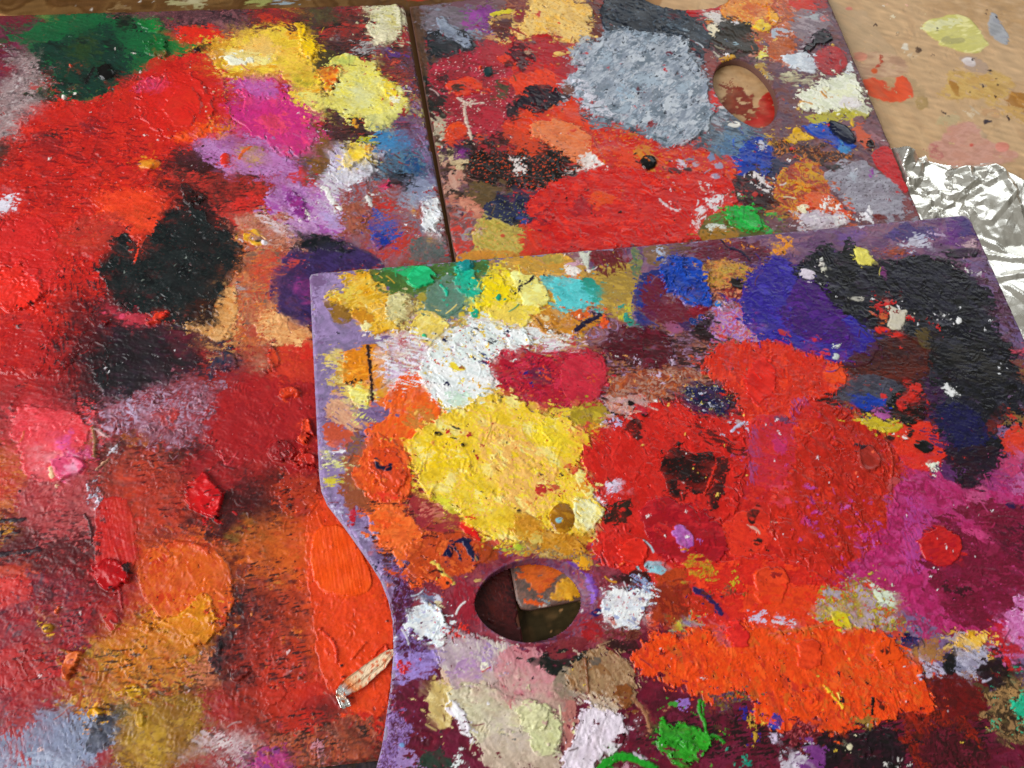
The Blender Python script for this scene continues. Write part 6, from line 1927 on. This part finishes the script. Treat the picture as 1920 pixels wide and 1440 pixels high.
def do_palette(key, name, label, text, outline, holes, z, cell, base, edge, xr, yr, rim=None, hide=None, window=None, lit=(0, 0, (0, 0, 1, 1))):
    o = board(name, label, outline, [rim] if rim is not None else holes, z - .005, z, edge)
    g = Ground(z, cell / QUAL, xr[0], xr[1], yr[0], yr[1], base)
    g.run(text)
    g.litter(*lit)
    g.weather()
    d, hd = ground_mask(g, outline, holes)
    keep = (d > -.0001) & seen(g)
    Yj, Xj = np.mgrid[0:g.h, 0:g.w].astype(np.float32)
    wob = np.clip(noise(Xj, Yj, 18, 808, 0, 1, True) + .5 * noise(Xj, Yj, 70, 809), -1.5, 2) * .0007     # paint worn off and run over the rim unevenly
    drop = sm(-.0001, .0012, np.where(hd < .004, 1.0, d - np.maximum(wob, 0)))
    fixed = None
    if rim is not None:
        q = (np.asarray(rim) - (g.x0, g.y0)) / g.cell
        x0, x1 = max(0, int(q[:, 0].min()) - 5), min(g.w, int(q[:, 0].max()) + 5)
        y0, y1 = max(0, int(q[:, 1].min()) - 5), min(g.h, int(q[:, 1].max()) + 5)
        di = np.zeros(d.shape, np.float32)
        di[y0:y1, x0:x1] = sdf_grid(x0, y0, x1 - x0, y1 - y0, q) * g.cell
        di = np.maximum(di, 0)
        hh = np.maximum(hd, 0)
        t = np.where(di > 0, di / np.maximum(di + hh, 1e-6), 0)
        g.H *= (1 - .75 * np.clip(t * 3, 0, 1))
        g.H -= 4.6 * sm(0, 1, t) ** 1.0
    elif holes:
        drop = np.minimum(drop, sm(-.0001, .0008, hd))
    if hide is not None:
        u = under(g, hide, .0)
        keep &= u < .014
        fixed = np.where(u > -.002, z + .0015, 1.0)
        if window is not None:
            w = under(g, window, -.012)
            keep |= (w > 0) & (d > -.0001)
        keep &= (d > -.0001)
    g.build(o, paint, keep, drop, fixed=fixed)
    ALL[key] = g
    # the rest of the board, beyond the stretch seen from here, in coarser relief
    lo_, hi_ = np.asarray(outline).min(0), np.asarray(outline).max(0)
    gc = Ground(z, .0021, lo_[0] - .002, hi_[0] + .002, lo_[1] - .002, hi_[1] + .002, base)
    r = np.random.default_rng(len(text))
    sets = [t.split()[1] for t in text.strip().splitlines() if t[:2] in ('F ', 'K ') and len(t.split()[1]) > 8]
    first = [t.split()[1] for t in text.strip().splitlines() if t.startswith('M ')][0]
    lines = []
    corner = [back([x, y, z]) for x, y in ((lo_[0], lo_[1]), (hi_[0], lo_[1]), (hi_[0], hi_[1]), (lo_[0], hi_[1]))]
    lines.append('M ' + first + ' ' + ' '.join('%d %d' % (q[0], q[1]) for q in corner) + ' r=0 mw=40 np=1')
    for _ in range(150):
        c = lo_ + r.random(2) * (hi_ - lo_)
        q = back([c[0], c[1], z])
        if -20 < q[0] < 1940 and -20 < q[1] < 1460:
            continue
        lines.append('%s %s @%d %d %d %d %d np=1 r=14' % (r.choice(['K', 'F', 'S']), r.choice(sets), q[0], q[1], 20 + 70 * r.random(), 20 + 50 * r.random(), r.integers(180)))
    gc.run('\n'.join(lines), False)
    dc, hc = ground_mask(gc, outline, holes)
    kc = (dc > .0004) & ~seen(gc, 38, 38)
    if hide is not None:
        kc &= under(gc, hide, .0) < .008
    if rim is not None:
        kc &= hc > .008
    gc.z -= .00015
    gc.build(o, paint, kc, sm(0, .002, dc))
    return o


E_L = edge_mat('worn_brown_wood', '5a3a30', '7a5040')
E_R = edge_mat('worn_mauve_wood', '6a5048', '806058')
E_F = edge_mat('worn_lilac_wood', '8a7a9a', 'b0a4b8')
PX = lambda x, y, z=Z_BOARD: at(x, y, z)
xl = min(PX(-90, 1510)[0], PX(-90, -20)[0]); xr_ = max(OUT_L[:, 0]) + .001
do_palette('L', 'red_paint_palette', 'rectangular palette crusted mostly with red paint, with black and green patches, at the left', PAINT_LEFT, OUT_L, [], Z_BOARD, .00045, '7a3034', E_L,
           (xl, xr_), (PX(300, 1510)[1], max(OUT_L[:, 1]) + .001), hide=OUT_F, window=RIM_F, lit=(420, 260, (0, 20, 820, 1440)))
do_palette('R', 'grey_paint_palette', 'palette with a big grey blue paint mound and a thumb hole, at the far side', PAINT_RIGHT, OUT_R, [HOLE_R], Z_BOARD, .00057, '7a5560', E_R,
           (min(OUT_R[:, 0]) - .001, max(OUT_R[:, 0]) + .001), (min(OUT_R[:, 1]) - .001, PX(1500, -80)[1] + .01), hide=OUT_F, window=RIM_F, lit=(330, 260, (780, 0, 1720, 480)))
do_palette('F', 'front_paint_palette', 'purple edged palette with a yellow mound, lying on top of the other two', PAINT_FRONT, OUT_F, [HOLE_F], Z_FRONT, .00044, '856a92', E_F,
           (min(OUT_F[:, 0]) - .001, max(at(2010, 420, Z_FRONT)[0], at(1990, 1500, Z_FRONT)[0])), (at(1200, 1510, Z_FRONT)[1] - .02, max(OUT_F[:, 1]) + .001), rim=RIM_F, lit=(560, 420, (620, 460, 1920, 1440)))

# the stained wood of the table top where it shows
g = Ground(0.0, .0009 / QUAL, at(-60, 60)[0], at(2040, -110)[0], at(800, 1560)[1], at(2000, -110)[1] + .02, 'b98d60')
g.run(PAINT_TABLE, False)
show = np.zeros((g.h, g.w), bool)
Xg, Yg = np.meshgrid(g.x0 + np.arange(g.w) * g.cell, g.y0 + np.arange(g.h) * g.cell)
gx, gy = back(np.stack([Xg, Yg, np.zeros_like(Xg)], -1))
keep = (gx > -100) & (gx < 2040) & (gy > -110) & (gy < 1520)
inside_b = np.zeros_like(keep)
for out in (OUT_L, OUT_R):
    inside_b |= under(g, out, .012) > 0
for h in (HOLE_R, ):
    inside_b &= ~(under(g, h, -.012) > 0)
keep &= ~inside_b
g.H -= .3
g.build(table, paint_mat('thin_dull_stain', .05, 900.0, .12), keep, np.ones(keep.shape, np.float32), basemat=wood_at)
g_table = g
print('TRIS', TRIS)
# ------------------------------------------------------------------ aluminium foil on the table
def foil_mat(name, tint, rough=.16):
    m, nt, b = new_mat(name)
    b.inputs['Metallic'].default_value = 1.0
    tc = N(nt, 'ShaderNodeTexCoord')
    no = N(nt, 'ShaderNodeTexNoise')
    no.inputs['Scale'].default_value = 260; no.inputs['Detail'].default_value = 5
    nt.links.new(tc.outputs['Object'], no.inputs['Vector'])
    mx = N(nt, 'ShaderNodeMix', data_type='RGBA')
    mx.inputs[6].default_value = (*[c * .86 for c in tint], 1); mx.inputs[7].default_value = (*tint, 1)
    nt.links.new(no.outputs['Fac'], mx.inputs[0])
    nt.links.new(mx.outputs[2], b.inputs['Base Color'])
    mr = N(nt, 'ShaderNodeMapRange')
    mr.inputs[3].default_value = rough * .7; mr.inputs[4].default_value = rough * 1.5
    nt.links.new(no.outputs['Fac'], mr.inputs[0])
    nt.links.new(mr.outputs[0], b.inputs['Roughness'])
    bp = N(nt, 'ShaderNodeBump')
    bp.inputs['Strength'].default_value = .06; bp.inputs['Distance'].default_value = .001
    nt.links.new(no.outputs['Fac'], bp.inputs['Height'])
    nt.links.new(bp.outputs[0], b.inputs['Normal'])
    return m


def tri_height(pts, hs, Q):
    """piecewise flat surface through scattered points, sampled at Q"""
    vv, ee, ff, *_ = delaunay_2d_cdt([Vector(p) for p in pts.tolist()], [], [], 0, 1e-6)
    P = np.array([[v.x, v.y] for v in vv])
    # match heights
    H = np.array([hs[int(np.argmin(((pts - p) ** 2).sum(1)))] for p in P])
    out = np.zeros(len(Q))
    for f in ff:
        a, b, c = P[f[0]], P[f[1]], P[f[2]]
        M = np.array([[b[0] - a[0], c[0] - a[0]], [b[1] - a[1], c[1] - a[1]]])
        det = np.linalg.det(M)
        if abs(det) < 1e-14:
            continue
        uv = (Q - a) @ np.linalg.inv(M).T
        k = (uv[:, 0] >= -1e-6) & (uv[:, 1] >= -1e-6) & (uv.sum(1) <= 1 + 1e-6)
        out[k] = H[f[0]] + uv[k, 0] * (H[f[1]] - H[f[0]]) + uv[k, 1] * (H[f[2]] - H[f[0]])
    return out


def make_foil():
    out = world_poly([(1600, 262), (1675, 282), (1702, 288), (1722, 297), (1735, 292), (1742, 303), (1768, 309), (1790, 312), (1830, 309), (1858, 304), (1872, 314), (1900, 330),
                      (1930, 352), (2000, 400), (2110, 520), (2160, 760), (2040, 800), (1900, 660), (1780, 470), (1660, 440)], 0)
    r = np.random.default_rng(5)
    lo_, hi_ = out.min(0) - .01, out.max(0) + .01
    cell = .0008
    nx, ny = int((hi_[0] - lo_[0]) / cell), int((hi_[1] - lo_[1]) / cell)
    X, Y = np.meshgrid(lo_[0] + np.arange(nx) * cell, lo_[1] + np.arange(ny) * cell)
    Q = np.stack([X.ravel(), Y.ravel()], 1)

    def layer(sp, amp):
        gx, gy = np.meshgrid(np.arange(lo_[0] - sp, hi_[0] + 2 * sp, sp), np.arange(lo_[1] - sp, hi_[1] + 2 * sp, sp))
        p = np.stack([gx.ravel(), gy.ravel()], 1)
        p = p + (r.random(p.shape) - .5) * sp * .95
        return tri_height(p, (r.random(len(p)) - .5) * amp, Q)
    # finely crumpled at the upper left, broad panels with a few creases at the right
    px, py = back(np.stack([Q[:, 0], Q[:, 1], np.zeros(len(Q))], -1))
    fine = sm(1900, 1760, px + .35 * (py - 400))
    h = layer(.040, .017) + layer(.016, .0115) * (.35 + .65 * fine) + layer(.0080, .0085) * (.16 + .84 * fine) + layer(.0040, .0040) * (.12 + .88 * fine)
    # long straight creases
    for (x0, y0, x1, y1, a) in ((1720, 420, 1870, 335, .0022), (1835, 452, 1925, 492, .0026), (1850, 420, 1890, 370, .002), (1840, 480, 1925, 490, .002),
                                (1850, 530, 1930, 515, .0025), (1870, 330, 1930, 470, .0022), (1880, 545, 1940, 600, .002)):
        p, q = world_poly([(x0, y0), (x1, y1)], 0)
        e = q - p; t = np.clip(((Q - p) @ e) / (e @ e), 0, 1)
        dd = np.linalg.norm(Q - p - t[:, None] * e, axis=1)
        h += a * np.maximum(1 - dd / .0035, 0)
    ed = seg_dist(Q[:, 0], Q[:, 1], out, np.roll(out, -1, 0))
    ins = inside(Q[:, 0], Q[:, 1], out)
    z = .0040 + h * .62
    z = np.maximum(z * sm(0, .006, ed) + .0006, .0005)
    # pressed flat where the palettes lie on it
    for o_, zt in ((OUT_F, Z_FRONT - .0062), (OUT_R, .0003)):
        d = seg_dist(Q[:, 0], Q[:, 1], o_, np.roll(o_, -1, 0))
        i = inside(Q[:, 0], Q[:, 1], o_)
        lim = np.where(i, zt, zt + d * 1.6)
        z = np.minimum(z, np.maximum(lim, .0003))
    inR = inside(Q[:, 0], Q[:, 1], OUT_R)
    dR = seg_dist(Q[:, 0], Q[:, 1], OUT_R, np.roll(OUT_R, -1, 0))
    ok = (ins & ~(inR & (dR > .0005))).reshape(ny, nx)
    qk = ok[:-1, :-1] & ok[1:, :-1] & ok[:-1, 1:] & ok[1:, 1:]
    j, i = np.nonzero(qk)
    f = np.stack([j * nx + i, j * nx + i + 1, (j + 1) * nx + i + 1, (j + 1) * nx + i], 1)
    uq, inv = np.unique(f.ravel(), return_inverse=True)
    me = bpy.data.meshes.new('aluminium_foil')
    me.from_pydata(np.stack([Q[uq, 0], Q[uq, 1], z[uq]], 1).tolist(), [], inv.reshape(-1, 4).tolist())
    return link('aluminium_foil', me, foil_mat('crumpled_foil', (.97, .95, .88), .28),
                label='crumpled sheet of silver aluminium foil on the table beside the palettes', cat='foil')


make_foil()


# ------------------------------------------------------------------ bent strip of paint smeared foil on the left palette
def make_strip():
    m = paint_mat('paint_smeared_foil', .2)
    nt = m.node_tree
    b = nt.nodes['Principled BSDF']
    gl = [n for n in nt.nodes if n.type == 'ATTRIBUTE' and n.attribute_name == 'gloss'][0]
    nt.links.new(gl.outputs['Fac'], b.inputs['Metallic'])     # bare foil where the gloss is high
    z0 = Z_BOARD + .0016
    # left edge / right edge pairs from under the front palette down to the folded tip, height mm, tint, bare foil
    st = [((724, 1220), (752, 1216), 1.0, 'f0dcc0', .1), ((714, 1226), (736, 1232), 2.6, 'ecd4b4', .2), ((700, 1236), (722, 1252), 2.0, 'ead0b0', .15),
          ((684, 1246), (706, 1266), 1.6, 'e8d0b4', .1), ((668, 1258), (692, 1280), 1.4, 'e4ccae', .1), ((654, 1268), (680, 1290), 1.2, 'e4b890', .1),
          ((644, 1276), (668, 1297), 1.3, 'e08850', .1), ((636, 1286), (654, 1303), 2.0, 'd8dcdc', .5), ((631, 1294), (647, 1306), 2.8, 'dcd4cc', .6),
          ((630, 1304), (648, 1308), 3.0, 'd8b49c', .5), ((634, 1314), (653, 1312), 2.6, 'd4d0cc', .7), ((639, 1326), (657, 1320), 2.0, 'dcdcd8', .8), ((646, 1330), (658, 1324), 1.2, 'dcdcd8', .8)]
    r = np.random.default_rng(3)
    V, F_, Cc, G_ = [], [], [], []
    nv = 13
    rows = []
    for (a, b2) in zip(st[:-1], st[1:]):
        for t in np.linspace(0, 1, 4, endpoint=False):
            rows.append((np.array(a[0]) * (1 - t) + np.array(b2[0]) * t, np.array(a[1]) * (1 - t) + np.array(b2[1]) * t, a[2] * (1 - t) + b2[2] * t,
                         pig(a[3]) * (1 - t) + pig(b2[3]) * t, a[4] * (1 - t) + b2[4] * t))
    for n_, (A, B, hz, col, gl_) in enumerate(rows):
        jA, jB = r.normal(0, .25, 2), r.normal(0, .5, 2)
        for k in range(nv):
            t = k / (nv - 1)
            x, y = (A + jA) * (1 - t) + (B + jB) * t
            fold = 1.3 * max(0, 1 - abs(t - (.74 - .012 * n_)) / .10) * (n_ < 28)          # lengthwise crease
            curl = 1.2 * max(0, t - .85) / .15 + .9 * max(0, .10 - t) / .10
            zz = z0 + (hz * .7 + .8 * fold + curl * .6 + .04 * r.standard_normal()) * 1e-3
            V.append(at(x, y, zz).tolist())
            c = col * (1 + .06 * r.standard_normal())
            v = noise(np.array([[x]]), np.array([[y]]), 14, 5)[0, 0]
            if v > 1.0: c = pig('d8744a')
            Cc.append(np.clip(c, .02, .86))
            G_.append(min(.9, gl_ + .5 * (t < .06 or t > .95) + .35 * (fold > .6)))
        if n_:
            base = n_ * nv
            for k in range(nv - 1):
                F_.append((base - nv + k, base - nv + k + 1, base + k + 1, base + k))
    me = bpy.data.meshes.new('foil_strip')
    me.from_pydata(V, [], F_)
    ca = me.attributes.new('pigment', 'FLOAT_COLOR', 'POINT')
    ca.data.foreach_set('color', np.concatenate([np.array(Cc), np.ones((len(Cc), 1))], 1).astype(np.float32).ravel())
    ga = me.attributes.new('gloss', 'FLOAT', 'POINT')
    ga.data.foreach_set('value', np.array(G_, np.float32))
    o = link('foil_strip', me, m, label='narrow bent scrap of paint smeared foil on the red palette', cat='foil scrap')
    so = o.modifiers.new('thickness', 'SOLIDIFY'); so.thickness = .0003; so.offset = 0


make_strip()
